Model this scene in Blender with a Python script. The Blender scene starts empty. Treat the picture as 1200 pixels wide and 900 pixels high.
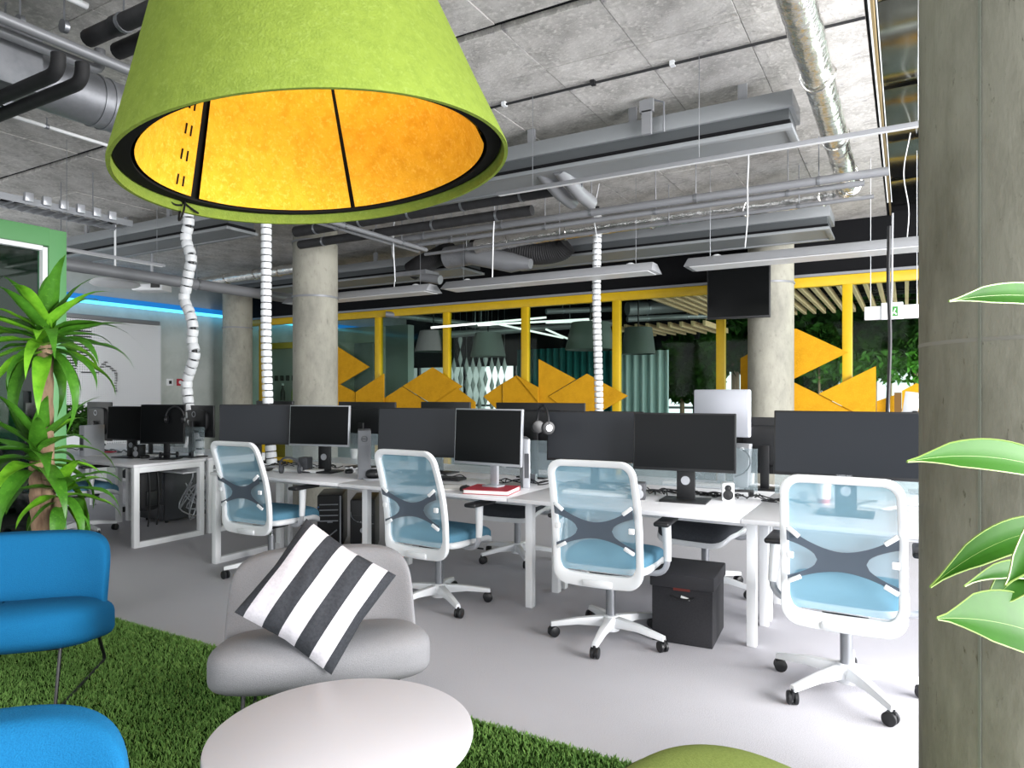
import bpy, bmesh, math, random
import numpy as np
from mathutils import Vector as V, Matrix, Quaternion

random.seed(7); RNG = np.random.default_rng(7)
SC = bpy.context.scene; C = SC.collection
PI = math.pi; R = math.radians

# ------------------------------------------------------------------ camera, light, exposure
CAM_H = 1.38; YAW = R(29.8); FOC = 807.0            # focal length in pixels of a 1200 wide picture
cam = bpy.data.cameras.new('camera'); camo = bpy.data.objects.new('camera', cam); C.objects.link(camo)
camo.location = (0, 0, CAM_H); camo.rotation_euler = (PI/2, 0, YAW)
cam.sensor_width = 36; cam.lens = FOC/1200*36; cam.shift_y = 10/1200; cam.clip_start = .05
SC.camera = camo
SC.view_settings.view_transform = 'Standard'; SC.view_settings.look = 'None'
SC.view_settings.exposure = 0.6; SC.view_settings.gamma = 1

wd = bpy.data.worlds.new('overcast_sky'); SC.world = wd; wd.use_nodes = True
bg = wd.node_tree.nodes['Background']; bg.inputs[0].default_value = (.93, .97, 1.0, 1); bg.inputs[1].default_value = 1.15

def area(name, loc, target, size, power, col=(1, 1, 1)):
    l = bpy.data.lights.new(name, 'AREA'); l.shape = 'RECTANGLE'; l.size, l.size_y = size; l.energy = power; l.color = col
    o = bpy.data.objects.new(name, l); C.objects.link(o); o.location = loc
    o.rotation_euler = (V(target)-V(loc)).to_track_quat('-Z', 'Y').to_euler()
    return o
area('window_daylight', (4.6, 2.5, 2.0), (-1.5, 3.2, .6), (6, 2.6), 950, (1, .985, .98))
area('rear_fill', (-3.5, -3.6, 1.9), (-3.5, 3, 1.6), (7, 3), 80, (1, .99, 1))  # fill lamp added behind the camera to lift the dim interior
area('left_wall_fill', (-10.1, 1.6, 1.9), (-8.8, 8, 1.7), (3.2, 2.8), 45, (1, 1, 1))  # added lamp inside the room, hidden by the booth wall, brightens the left wall
area('second_room_fill', (2.3, 12.2, 1.5), (-3, 11.8, 2.6), (3.6, 2.2), 130, (1, 1, 1))  # extra lamp put in to brighten the wooden slats and curtains

_s, _c = math.sin(YAW), math.cos(YAW)
def at_y(u, v, y):                                   # where the sight line through a picture point meets the plane y
    t = (u-600)/FOC; d = y/(_s*t+_c)
    return V(((_c*t-_s)*d, y, CAM_H-(v-460)/FOC*d))
def at_x(u, v, x):
    t = (u-600)/FOC; d = x/(_c*t-_s)
    return V((x, (_s*t+_c)*d, CAM_H-(v-460)/FOC*d))
def at_z(u, v, z):
    d = FOC*(CAM_H-z)/(v-460); r = (u-600)/FOC*d
    return V((_c*r-_s*d, _s*r+_c*d, z))
def at_d(u, v, d):
    r = (u-600)/FOC*d
    return V((_c*r-_s*d, _s*r+_c*d, CAM_H-(v-460)/FOC*d))

# ------------------------------------------------------------------ materials
def lin(h):
    h = h.lstrip('#'); o = []
    for i in (0, 2, 4):
        x = int(h[i:i+2], 16)/255; o.append(x/12.92 if x <= .04045 else ((x+.055)/1.055)**2.4)
    return (*o, 1)
MATS = {}
def mat(name, col, rough=.5, metal=0, noise=None, bump=None, emit=None, spec=.5, coat=0, vary=0, sub=0, stretch=(1, 1, 1)):
    m = bpy.data.materials.new(name); m.use_nodes = True; nt = m.node_tree; p = nt.nodes['Principled BSDF']
    col = lin(col) if isinstance(col, str) else col
    p.inputs['Base Color'].default_value = col; p.inputs['Roughness'].default_value = rough
    p.inputs['Metallic'].default_value = metal; p.inputs['Specular IOR Level'].default_value = spec
    if coat: p.inputs['Coat Weight'].default_value = coat
    tc = nt.nodes.new('ShaderNodeTexCoord'); mp = nt.nodes.new('ShaderNodeMapping'); mp.inputs['Scale'].default_value = stretch
    nt.links.new(tc.outputs['Object'], mp.inputs[0]); cur = None
    if noise:
        for sc, c2, lo, hi in noise:
            n = nt.nodes.new('ShaderNodeTexNoise'); n.inputs['Scale'].default_value = sc; n.inputs['Detail'].default_value = 6
            n.inputs['Roughness'].default_value = .65
            nt.links.new(mp.outputs[0], n.inputs['Vector'])
            r = nt.nodes.new('ShaderNodeMapRange'); r.inputs[1].default_value = lo; r.inputs[2].default_value = hi
            nt.links.new(n.outputs['Fac'], r.inputs[0])
            x = nt.nodes.new('ShaderNodeMix'); x.data_type = 'RGBA'
            nt.links.new(r.outputs[0], x.inputs[0])
            if cur is None: x.inputs[6].default_value = col
            else: nt.links.new(cur, x.inputs[6])
            x.inputs[7].default_value = lin(c2); cur = x.outputs[2]
    if vary:
        oi = nt.nodes.new('ShaderNodeObjectInfo'); hs = nt.nodes.new('ShaderNodeHueSaturation')
        r = nt.nodes.new('ShaderNodeMapRange'); r.inputs[3].default_value = 1-vary; r.inputs[4].default_value = 1+vary
        nt.links.new(oi.outputs['Random'], r.inputs[0]); nt.links.new(r.outputs[0], hs.inputs['Value'])
        if cur is None: hs.inputs['Color'].default_value = col
        else: nt.links.new(cur, hs.inputs['Color'])
        cur = hs.outputs[0]
    if cur is not None: nt.links.new(cur, p.inputs['Base Color'])
    if bump:
        n = nt.nodes.new('ShaderNodeTexNoise'); n.inputs['Scale'].default_value = bump[0]; n.inputs['Detail'].default_value = 4
        nt.links.new(mp.outputs[0], n.inputs['Vector'])
        b = nt.nodes.new('ShaderNodeBump'); b.inputs['Strength'].default_value = bump[1]; b.inputs['Distance'].default_value = .01
        nt.links.new(n.outputs['Fac'], b.inputs['Height']); nt.links.new(b.outputs[0], p.inputs['Normal'])
    if sub:
        p.inputs['Subsurface Weight'].default_value = sub; p.inputs['Subsurface Radius'].default_value = (.02, .03, .01)
    if emit:
        p.inputs['Emission Color'].default_value = lin(emit[0]); p.inputs['Emission Strength'].default_value = emit[1]
    MATS[name] = m; return m
def see(name, col, keep, rough=.5, gloss=None):      # woven mesh or tinted glass: part of the light passes straight through
    m = bpy.data.materials.new(name); m.use_nodes = True; nt = m.node_tree; nt.nodes.clear()
    out = nt.nodes.new('ShaderNodeOutputMaterial'); mx = nt.nodes.new('ShaderNodeMixShader'); tr = nt.nodes.new('ShaderNodeBsdfTransparent')
    tr.inputs[0].default_value = lin(gloss or '#ffffff')
    p = nt.nodes.new('ShaderNodeBsdfPrincipled'); p.inputs['Base Color'].default_value = lin(col); p.inputs['Roughness'].default_value = rough
    mx.inputs[0].default_value = keep
    nt.links.new(tr.outputs[0], mx.inputs[1]); nt.links.new(p.outputs[0], mx.inputs[2]); nt.links.new(mx.outputs[0], out.inputs[0])
    MATS[name] = m; return m
def glass(name, tint, refl=1.0):
    m = bpy.data.materials.new(name); m.use_nodes = True; nt = m.node_tree; nt.nodes.clear()
    out = nt.nodes.new('ShaderNodeOutputMaterial'); mx = nt.nodes.new('ShaderNodeMixShader')
    tr = nt.nodes.new('ShaderNodeBsdfTransparent'); tr.inputs[0].default_value = lin(tint)
    g = nt.nodes.new('ShaderNodeBsdfGlossy'); g.inputs['Roughness'].default_value = .02
    f = nt.nodes.new('ShaderNodeFresnel'); f.inputs[0].default_value = 1.45
    k = nt.nodes.new('ShaderNodeMath'); k.operation = 'MULTIPLY'; k.inputs[1].default_value = refl
    nt.links.new(f.outputs[0], k.inputs[0]); nt.links.new(k.outputs[0], mx.inputs[0])
    nt.links.new(tr.outputs[0], mx.inputs[1]); nt.links.new(g.outputs[0], mx.inputs[2]); nt.links.new(mx.outputs[0], out.inputs[0])
    MATS[name] = m; return m

CARPET = mat('grey_carpet', '#cbcad0', .95, noise=[(260, '#9a999f', .42, .62), (1.2, '#bdbcc2', .4, .7)], bump=(400, .35), spec=.15)
CONC = mat('board_marked_concrete', '#c6c4c1', .85, noise=[(3.5, '#8a8884', .4, .72), (30, '#d8d6d2', .5, .72), (9, '#77757a', .6, .75), (2.6, '#76829a', .66, .76), (70, '#8f8d8a', .58, .75)], bump=(60, .4), spec=.25, vary=.07)
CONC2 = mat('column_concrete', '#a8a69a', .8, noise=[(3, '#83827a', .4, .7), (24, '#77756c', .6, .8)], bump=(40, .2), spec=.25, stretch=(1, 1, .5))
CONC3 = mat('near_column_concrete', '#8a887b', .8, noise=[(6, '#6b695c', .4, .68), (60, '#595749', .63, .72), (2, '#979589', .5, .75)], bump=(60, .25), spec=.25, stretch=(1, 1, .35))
WALLC = mat('left_wall_concrete', '#c0c6c2', .85, noise=[(1.5, '#a9b1ac', .4, .7)], spec=.2)
BLACK = mat('black_plastic', '#16171a', .45)
BLACKM = mat('black_metal', '#141517', .4, .2)
SOFFIT = mat('black_soffit', '#0c0d10', .8, spec=.2)
SCREEN = mat('dark_screen', '#0d0f11', .4, spec=.15)
SCREENG = mat('grey_lit_screen', '#22252a', .42, spec=.22)
WHITE = mat('white_plastic', '#e2e5e8', .35)
WHITEM = mat('white_coated_metal', '#e9ebed', .4)
DESKW = mat('white_desk_laminate', '#e6e6ea', .35, noise=[(3, '#dcdce0', .4, .7)])
TABLEW = mat('white_table_laminate', '#dcdae0', .4)
CHROME = mat('chrome', '#c9ccd0', .18, 1)
STEEL = mat('brushed_steel', '#9a9da2', .4, .9)
SILVER = mat('silver_plastic', '#b4b7bd', .35, .4)
GREYM = mat('grey_metal', '#8e9094', .5, .3)
DGREY = mat('dark_grey_plastic', '#43454a', .5)
PIPEG = mat('grey_pipe', '#85878b', .45, .3)
DUCTG = mat('galvanised_duct', '#8f9196', .45, .5, noise=[(6, '#7b7d82', .4, .7)])
FOIL = mat('aluminium_foil_wrap', '#f2f1ee', .2, 1, noise=[(9, '#d8d6d2', .4, .7)], bump=(16, 1.3))
INSUL = mat('black_pipe_insulation', '#2b2b2d', .7, noise=[(8, '#1d1d1f', .4, .7)])
BEAM = mat('chilled_beam_grey', '#83878a', .45, .2)
BEAMD = mat('chilled_beam_dark', '#4d5154', .5, .2)
YEL = mat('yellow_painted_frame', '#d3ae10', .45, noise=[(4, '#c5a010', .4, .7)])
YELP = mat('yellow_acoustic_felt', '#d19a1c', .85, noise=[(5, '#bf8a16', .4, .7), (90, '#dba62c', .5, .7)], bump=(120, .3), spec=.15)
BROWN = mat('brown_board', '#6a4a16', .7)
YELF = mat('yellow_lamp_felt', '#e0ac30', .9, noise=[(18, '#d49c26', .42, .66), (60, '#e8bc50', .52, .7)], bump=(120, .3), spec=.1)
GRNF = mat('green_lamp_felt', '#788a38', .9, noise=[(22, '#6f8134', .42, .66), (70, '#809244', .52, .7)], bump=(140, .3), spec=.1)
BLKF = mat('black_felt', '#1b1b1a', .9, spec=.1)
BLUEF = mat('blue_wool', '#176a9a', .9, noise=[(380, '#135d8c', .42, .64)], bump=(260, .3), spec=.15)
GREYF = mat('light_grey_wool', '#929295', .9, noise=[(420, '#828286', .42, .64)], bump=(260, .3), spec=.15)
GREENF = mat('green_wool', '#8a9a52', .9, noise=[(160, '#7c8c46', .42, .64)], bump=(260, .3), spec=.15)
SEATF = mat('steel_blue_seat_fabric', '#5c8aa2', .9, noise=[(140, '#527e95', .42, .64)], bump=(220, .25), spec=.15)
SEATD = mat('charcoal_seat_fabric', '#42454a', .9, noise=[(140, '#383b40', .42, .64)], spec=.15)
MESHB = see('blue_back_mesh', '#8fbdd2', .55, .7)
MESHX = see('dark_lumbar_mesh', '#48525f', .95, .6)
MESHD = see('grey_back_mesh', '#6a6e74', .6, .7)
FROST = see('frosted_screen_glass', '#b9cbd2', .32, .35)
CUSHD = mat('charcoal_cotton', '#3e4045', .85, noise=[(90, '#34363a', .4, .65)], bump=(30, .25), spec=.15)
CUSHW = mat('white_cotton', '#d4d1d7', .85, noise=[(90, '#c8c5cb', .4, .65)], bump=(30, .25), spec=.15)
LEAF = mat('plant_leaf', '#4a8424', .4, noise=[(5, '#376c1a', .4, .65), (30, '#66a034', .55, .75)], spec=.4)
LEAFL = mat('plant_leaf_light', '#78b62e', .4, noise=[(7, '#5a9c20', .4, .65)], spec=.4)
LEAFF = mat('glossy_big_leaf', '#2b6008', .5, noise=[(6, '#215006', .4, .65)], spec=.15)
LEAFE = mat('leaf_rim', '#7f9a48', .4)
DARKLEAF = mat('dark_foliage', '#26421c', 1, noise=[(3, '#3d6326', .45, .65)], spec=0)
HEDGE = mat('hedge_foliage', '#24401a', 1, noise=[(2, '#162a10', .42, .65), (9, '#426324', .58, .72)], spec=0)
BARK = mat('pale_bark', '#a58a70', .85, noise=[(18, '#806550', .4, .65)], bump=(40, .6), stretch=(1, 1, .3))
TERRA = mat('grey_planter', '#55585a', .6)
SOIL = mat('soil', '#2b2019', .95)
TURF = mat('turf_backing', '#1f3512', .95, spec=.05)
BLADE = mat('turf_blades', '#70984c', .75, noise=[(1.6, '#537a38', .42, .62), (40, '#98ba68', .5, .72)], spec=.15)
GRNP = mat('green_painted_frame', '#5f9a62', .5)
GGLASS = glass('green_tinted_glass', '#5f9274', 1.6)
CLEAR = glass('clear_pane', '#e6f1ec', .12)
MIRR = mat('mirror_metal_ceiling', '#7d8078', .14, 1, noise=[(1.1, '#6a6c62', .4, .7)], bump=(1.6, .25))
LED = mat('cyan_light_strip', '#10333c', .4, emit=('#58d2ff', 1.6))
LEDB = mat('blue_light_cove', '#1266a8', .5, emit=('#1877c8', .5))
LAMPW = mat('white_diffuser', '#c2c4c6', .4, emit=('#ffffff', .03))
LAMPB = mat('lit_tube', '#ffffff', .4, emit=('#ffffff', .7))
BULB = mat('lit_bulb', '#ffffff', .4, emit=('#fff0d0', 3))
RED = mat('red_book_cover', '#a52033', .6)
PAPER = mat('white_paper', '#f0f0ee', .7)
WOOD = mat('pale_slat_wood', '#d2b48c', .6, noise=[(4, '#bd9d76', .4, .7)], stretch=(4, .4, 4))
TEAL = mat('teal_curtain', '#2f7f80', .85, noise=[(3, '#236a6c', .4, .7)])
TEALP = mat('pale_teal_curtain', '#cfe6ea', .85)
LAMPG = mat('dark_grey_felt', '#5a625f', .9)
PERF = mat('white_board', '#eceef2', .5)
SIGNG = mat('green_pictogram', '#2f7a2c', .5)
YST = mat('pale_yellow_note', '#d9dc7a', .7)
BALLG = mat('lime_rubber', '#a8c020', .6)

def perforate(m):                                    # rows of small drilled holes as fine relief colour on the board
    nt = m.node_tree; p = nt.nodes['Principled BSDF']; tc = nt.nodes.new('ShaderNodeTexCoord')
    sx = nt.nodes.new('ShaderNodeSeparateXYZ'); nt.links.new(tc.outputs['Object'], sx.inputs[0]); outs = []
    for ax in (1, 2):
        a = nt.nodes.new('ShaderNodeMath'); a.operation = 'MULTIPLY'; a.inputs[1].default_value = 1/.038; nt.links.new(sx.outputs[ax], a.inputs[0])
        f = nt.nodes.new('ShaderNodeMath'); f.operation = 'FRACT'; nt.links.new(a.outputs[0], f.inputs[0])
        s = nt.nodes.new('ShaderNodeMath'); s.operation = 'SUBTRACT'; s.inputs[1].default_value = .5; nt.links.new(f.outputs[0], s.inputs[0])
        q = nt.nodes.new('ShaderNodeMath'); q.operation = 'POWER'; q.inputs[1].default_value = 2; nt.links.new(s.outputs[0], q.inputs[0]); outs.append(q.outputs[0])
    d = nt.nodes.new('ShaderNodeMath'); d.operation = 'ADD'; nt.links.new(outs[0], d.inputs[0]); nt.links.new(outs[1], d.inputs[1])
    l = nt.nodes.new('ShaderNodeMath'); l.operation = 'LESS_THAN'; l.inputs[1].default_value = .055; nt.links.new(d.outputs[0], l.inputs[0])
    x = nt.nodes.new('ShaderNodeMix'); x.data_type = 'RGBA'; nt.links.new(l.outputs[0], x.inputs[0])
    x.inputs[6].default_value = p.inputs['Base Color'].default_value; x.inputs[7].default_value = lin('#7c8088')
    nt.links.new(x.outputs[2], p.inputs['Base Color'])
perforate(PERF)

# ------------------------------------------------------------------ mesh helpers
class B:
    def __init__(s): s.v = []; s.f = []
    def add(s, vs, fs):
        n = len(s.v); s.v += [tuple(x) for x in vs]; s.f += [tuple(i+n for i in f) for f in fs]; return s
    def box(s, c, d, rot=None):
        x, y, z = d[0]/2, d[1]/2, d[2]/2
        vs = [V((a, b, e)) for e in (-z, z) for b in (-y, y) for a in (-x, x)]
        if rot is not None:
            m = rot if isinstance(rot, Matrix) else Matrix.Rotation(rot, 3, 'Z'); vs = [m @ q for q in vs]
        return s.add([q+V(c) for q in vs], [(0, 2, 3, 1), (4, 5, 7, 6), (0, 1, 5, 4), (2, 6, 7, 3), (0, 4, 6, 2), (1, 3, 7, 5)])
    def cyl(s, p0, p1, r0, r1=None, n=12):
        r1 = r0 if r1 is None else r1; p0 = V(p0); p1 = V(p1); z = (p1-p0).normalized()
        x = z.orthogonal().normalized(); y = z.cross(x); vs = []
        for p, r in ((p0, r0), (p1, r1)):
            for i in range(n):
                a = 2*PI*i/n; vs.append(p+x*(r*math.cos(a))+y*(r*math.sin(a)))
        fs = [(i, (i+1) % n, n+(i+1) % n, n+i) for i in range(n)]+[tuple(range(n-1, -1, -1)), tuple(range(n, 2*n))]
        return s.add(vs, fs)
    def tube(s, pts, r, n=6, closed=False, cap=True):
        pts = [V(p) for p in pts]; k = len(pts); rs = r if isinstance(r, (list, tuple)) else [r]*k
        tg = [((pts[(i+1) % k]-pts[i-1]) if closed or 0 < i < k-1 else (pts[1]-pts[0] if i == 0 else pts[-1]-pts[-2])).normalized() for i in range(k)]
        x = tg[0].orthogonal().normalized(); vs = []
        for i in range(k):
            x = (x-tg[i]*x.dot(tg[i])); x = x.normalized() if x.length > 1e-6 else tg[i].orthogonal().normalized(); y = tg[i].cross(x)
            for j in range(n):
                a = 2*PI*j/n; vs.append(pts[i]+x*(rs[i]*math.cos(a))+y*(rs[i]*math.sin(a)))
        fs = []
        for i in range(k if closed else k-1):
            a, b = i*n, ((i+1) % k)*n
            fs += [(a+j, a+(j+1) % n, b+(j+1) % n, b+j) for j in range(n)]
        if cap and not closed: fs += [tuple(range(n-1, -1, -1)), tuple(range((k-1)*n, k*n))]
        return s.add(vs, fs)
    def lathe(s, prof, n=24, c=(0, 0, 0), close=False):
        vs = []; k = len(prof)
        for i in range(n):
            a = 2*PI*i/n
            for r, z in prof: vs.append((c[0]+r*math.cos(a), c[1]+r*math.sin(a), c[2]+z))
        fs = [(i*k+j, ((i+1) % n)*k+j, ((i+1) % n)*k+j+1, i*k+j+1) for i in range(n) for j in range(k-1)]
        if close: fs += [(i*k+k-1, ((i+1) % n)*k+k-1, ((i+1) % n)*k, i*k) for i in range(n)]
        return s.add(vs, fs)
    def prism(s, poly, y0, y1):                      # outline in x and z, thickness along y
        n = len(poly); vs = [(p[0], y0, p[1]) for p in poly]+[(p[0], y1, p[1]) for p in poly]
        return s.add(vs, [tuple(range(n)), tuple(range(2*n-1, n-1, -1))]+[(i, n+i, n+(i+1) % n, (i+1) % n) for i in range(n)])
    def grid(s, nu, nv, f, wrap=False):
        vs = [f(i/(nu-1 if not wrap else nu), j/(nv-1)) for i in range(nu) for j in range(nv)]
        fs = [(i*nv+j, ((i+1) % nu)*nv+j, ((i+1) % nu)*nv+j+1, i*nv+j+1) for i in range(nu if wrap else nu-1) for j in range(nv-1)]
        return s.add(vs, fs)
    def sup(s, a, b, c, e1=.35, e2=.35, nu=40, nv=20, f=None, o=(0, 0, 0)):   # cushion-like rounded block
        sg = lambda w, m: math.copysign(abs(w)**m, w)
        def g(i, j):
            th = 2*PI*i; ph = -PI/2+PI*min(max(j, 1e-4), 1-1e-4)
            p = V((a*sg(math.cos(ph), e1)*sg(math.cos(th), e2), b*sg(math.cos(ph), e1)*sg(math.sin(th), e2), c*sg(math.sin(ph), e1)))
            if f: p = V(f(p))
            return p+V(o)
        return s.grid(nu, nv, g, True)
    def build(s, name, m, parent=None, bevel=0, seg=2, flat=False, loc=None, rz=None, angle=35):
        me = bpy.data.meshes.new(name); me.from_pydata(s.v, [], s.f)
        bm = bmesh.new(); bm.from_mesh(me)
        bmesh.ops.recalc_face_normals(bm, faces=bm.faces)
        if bevel:
            es = [e for e in bm.edges if len(e.link_faces) == 2 and e.calc_face_angle(0) > .5]
            bmesh.ops.bevel(bm, geom=es, offset=bevel, segments=seg, affect='EDGES', profile=.5)
        bm.to_mesh(me); bm.free()
        if not flat:
            me.polygons.foreach_set('use_smooth', [True]*len(me.polygons)); me.set_sharp_from_angle(angle=R(angle))
        me.materials.append(m); return link(name, me, parent, loc, rz)
def link(name, me, parent=None, loc=None, rz=None):
    o = bpy.data.objects.new(name, me); C.objects.link(o)
    if parent: o.parent = parent
    if loc is not None: o.location = loc
    if rz is not None: o.rotation_euler = (0, 0, rz) if not isinstance(rz, (tuple, list)) else rz
    return o
def tag(o, label, cat, group=None):
    o['label'] = label; o['category'] = cat
    if group: o['group'] = group
    return o
def thing(name, label, cat, loc=(0, 0, 0), rz=0, group=None):
    o = bpy.data.objects.new(name, None); C.objects.link(o); o.location = loc; o.rotation_euler = (0, 0, rz)
    o.empty_display_size = .1
    return tag(o, label, cat, group)
def struct(o): o['kind'] = 'structure'; return o
def stuff(o): o['kind'] = 'stuff'; return o
def frame(name):
    o = bpy.data.objects.new(name, None); C.objects.link(o); return struct(o)
def dup(o, loc=None, rz=None, label=None, group=None):
    def cp(a, par):
        c = a.copy(); C.objects.link(c)
        if par: c.parent = par
        for ch in list(a.children): cp(ch, c)
        return c
    c = cp(o, None)
    if loc is not None: c.location = loc
    if rz is not None: c.rotation_euler = (0, 0, rz)
    if label: c['label'] = label
    if group: c['group'] = group
    return c
def rrect(w, h, r, n=6, cx=0, cz=0, sub=6):          # rounded rectangle outline, straight sides subdivided
    pts = []
    cs = [(w/2-r, h/2-r, 0), (-w/2+r, h/2-r, 90), (-w/2+r, -h/2+r, 180), (w/2-r, -h/2+r, 270)]
    for k in range(4):
        x, z, a0 = cs[k]
        for i in range(n+1):
            a = R(a0+90*i/n); pts.append((cx+x+r*math.cos(a), cz+z+r*math.sin(a)))
        x2, z2, a2 = cs[(k+1) % 4]; p = pts[-1]; q = (cx+x2+r*math.cos(R(a2)), cz+z2+r*math.sin(R(a2)))
        for i in range(1, sub): pts.append((p[0]+(q[0]-p[0])*i/sub, p[1]+(q[1]-p[1])*i/sub))
    return pts
def bez(p, n=12):
    p = [V(q) for q in p]; out = []
    for i in range(n+1):
        t = i/n; q = list(p)
        while len(q) > 1: q = [q[k].lerp(q[k+1], t) for k in range(len(q)-1)]
        out.append(q[0])
    return out
def smooth(pts, n=6):                                # Catmull-Rom through the points
    p = [V(q) for q in pts]; p = [p[0]*2-p[1]]+p+[p[-1]*2-p[-2]]; out = []
    for i in range(1, len(p)-2):
        for k in range(n):
            t = k/n; a, b, c, d = p[i-1:i+3]
            out.append(.5*(2*b+(c-a)*t+(2*a-5*b+4*c-d)*t*t+(3*b-a-3*c+d)*t**3))
    return out+[p[-2]]
def text(txt, size, m, parent, loc, rot, name='lettering', ext=.0006):
    cu = bpy.data.curves.new(name, 'FONT'); cu.body = txt; cu.size = size; cu.align_x = 'CENTER'; cu.align_y = 'CENTER'; cu.extrude = ext
    t = bpy.data.objects.new(name, cu); C.objects.link(t); dg = bpy.context.evaluated_depsgraph_get()
    me = bpy.data.meshes.new_from_object(t.evaluated_get(dg)); bpy.data.objects.remove(t)
    me.materials.clear(); me.materials.append(m); o = link(name, me, parent, loc, rot); return o
# ------------------------------------------------------------------ setting
YB = 9.43; XL = -11.9; ZC = 3.5
struct(B().box((-3, 8, -.05), (20, 26, .1)).build('floor', CARPET, flat=True))
cl = struct(B().box((-6.05, 2.72, 3.62), (11.7, 13.42, .16)).build('ceiling', SOFFIT, flat=True))
pan = None
for i in range(19):                                  # formwork panels of the concrete slab, joints left open
    for (y0, y1) in ((.9, 2.16), (2.16, 3.4), (3.47, 4.04), (4.04, 5.29), (5.29, 6.54), (6.54, 7.79), (7.79, 9.04), (9.04, 9.4)):
        x1 = -.2-.62*i; key = round(y1-y0, 3)
        if pan is None: pan = {}
        if key not in pan:
            o = B().box((0, 0, 0), (.615, y1-y0-.005, .05)).build('concrete_panel', CONC, cl, flat=True); pan[key] = o.data
        else: o = link('concrete_panel', pan[key], cl)
        o.location = (x1-.31, (y0+y1)/2, ZC+.03+random.uniform(-.003, .003))
struct(B().box((XL-.1, 7, 1.75), (.2, 24, 3.5)).build('wall_left', WALLC, flat=True))
# glazed wall with the yellow frame
gw = frame('window_1')
XM = [-.8613-.159*k for k in (2, 1)]+[-.8613, -.7048, -.5466, -.3865, -.2292, -.0669, .093]
XM = [x*YB for x in XM]; XR = 2.4
B().box(((XL+XR)/2, YB, 2.77), (XR-XL, .1, .12)).build('header', YEL, gw, bevel=.004)
B().box(((XL+XR)/2, YB, .06), (XR-XL, .1, .12)).build('sill', YEL, gw, bevel=.004)
mu = None
for x in XM:
    if mu is None: mu = B().box((0, 0, 1.415), (.11, .1, 2.59)).build('mullion', YEL, gw, bevel=.004); mu.location = (x, YB, 0)
    else: link('mullion', mu.data, gw, (x, YB, 0))
ed = [XL]+XM+[XR]
for a, b in zip(ed, ed[1:]):
    B().box(((a+b)/2, YB+.01, 1.42), (b-a-.1, .008, 2.6)).build('pane', CLEAR, gw, flat=True)
struct(B().box(((XL+XR)/2, YB+.06, 3.19), (XR-XL, .14, .72)).build('trim_1', SOFFIT, flat=True))
struct(B().box(((XL+XR)/2, YB-.03, 2.85), (XR-XL, .06, .035)).build('trim_2', GREYM, flat=True))
# mirror-like metal ceiling over the open side, in separate sheets
mc = struct(B().box((1.1, 3.6, 3.72), (2.5, 11.7, .06)).build('trim_3', BEAMD, flat=True))
ys = [.6, 1.9, 3.17, 4.44, 5.71, 6.98, 8.25, 9.4]
for a, b in zip(ys, ys[1:]):
    B().grid(14, 8, lambda i, j, a=a, b=b: V((-.14+2.4*i, a+.012+(b-a-.024)*j, 3.60-.05*math.sin(PI*j)**.5+.01*math.sin(9*i+a*3)))).build('ceiling_sheet', MIRR, mc)
struct(B().box((-.165, 4.6, 3.6), (.015, 9.6, .2)).build('trim_4', mat('slab_edge', '#7a6a48', .8), flat=True))
# second room behind the glass
struct(B().box((-5, 12.3, 3.6), (14.2, 5.6, .16)).build('ceiling_2', SOFFIT, flat=True))
fw = frame('window_2')
for k in range(10): B().box((-11.5+k*1.5, 15, 1.75), (.07, .08, 3.5)).build('mullion', BLACKM, fw)
B().box((-8, 15, 2.8), (8.2, .1, 1.5)).build('header', SOFFIT, fw, flat=True); B().box((-1, 15, 3.4), (6, .1, .3)).build('header', SOFFIT, fw, flat=True)
B().box((-5, 15, 1.05), (14, .06, .05)).build('transom', GREYM, fw, flat=True)
p0, p1 = at_y(446, 392, 11.4), at_y(478, 392, 11.4)
struct(B().box(((p0.x+p1.x)/2, 11.5, 1.4), (p1.x-p0.x, .2, 2.8)).build('wall_partition', mat('pale_green_wall', '#a9b8b0', .8), flat=True))
p0, p1 = at_y(400, 400, 10.4), at_y(432, 400, 10.4)
struct(B().box(((p0.x+p1.x)/2-.5, 10.6, 1.35), (1.4+p1.x-p0.x, .15, 2.7)).build('wall_niche', mat('olive_wall', '#8b9486', .8), flat=True))
dr = struct(B().box((at_y(425, 420, 10.45).x, 10.5, 1.2), (.5, .05, 2.35)).build('door_1', mat('grey_door', '#66706a', .5), bevel=.01))
B().cyl((.18, -.05, -.15), (.18, -.05, .02), .012).build('handle', STEEL, dr).location = (0, 0, 0)
# glass booth at the left with its green frame
gb = frame('window_3'); XB = -5.8
B().box((XB, 2.9, 1.32), (.12, .13, 2.65)).build('post', GRNP, gb, bevel=.006)
B().box((XB, 1.0, 2.58), (.12, 3.68, .14)).build('top_beam', GRNP, gb, bevel=.006)
B().box((XB+.02, 2.815, 1.28), (.05, .035, 2.44)).build('inner_frame', WHITEM, gb)
B().box((XB+.02, 1.0, 2.49), (.05, 3.6, .035)).build('inner_frame', WHITEM, gb)
B().box((XB, 1.0, 1.26), (.012, 3.58, 2.42)).build('pane', GGLASS, gb, flat=True)
B().box((XB-.02, 1.0, 1.9), (.03, 3.6, .05)).build('transom', BLACKM, gb, flat=True)
B().box((XB-.02, 1.0, .5), (.02, 3.58, 1.0)).build('lower_panel', mat('grass_reflection_green', '#1f4a30', .12, noise=[(4, '#163a24', .4, .7)]), gb, flat=True)  # grass mirrored in the glass, put into the panel as green colour
struct(B().box((-7.1, 2.93, 1.32), (2.46, .06, 2.64)).build('wall_booth', mat('booth_wall', '#2c3d33', .5, noise=[(3, '#1d2a22', .4, .7)]), flat=True))
wb = tag(B().box((-6.75, 2.87, 1.46), (.78, .03, .9)).build('projection_board', mat('white_board_face', '#e4e4ea', .5), bevel=.004), 'white board on the wall inside the green-framed glass booth', 'whiteboard')
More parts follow.
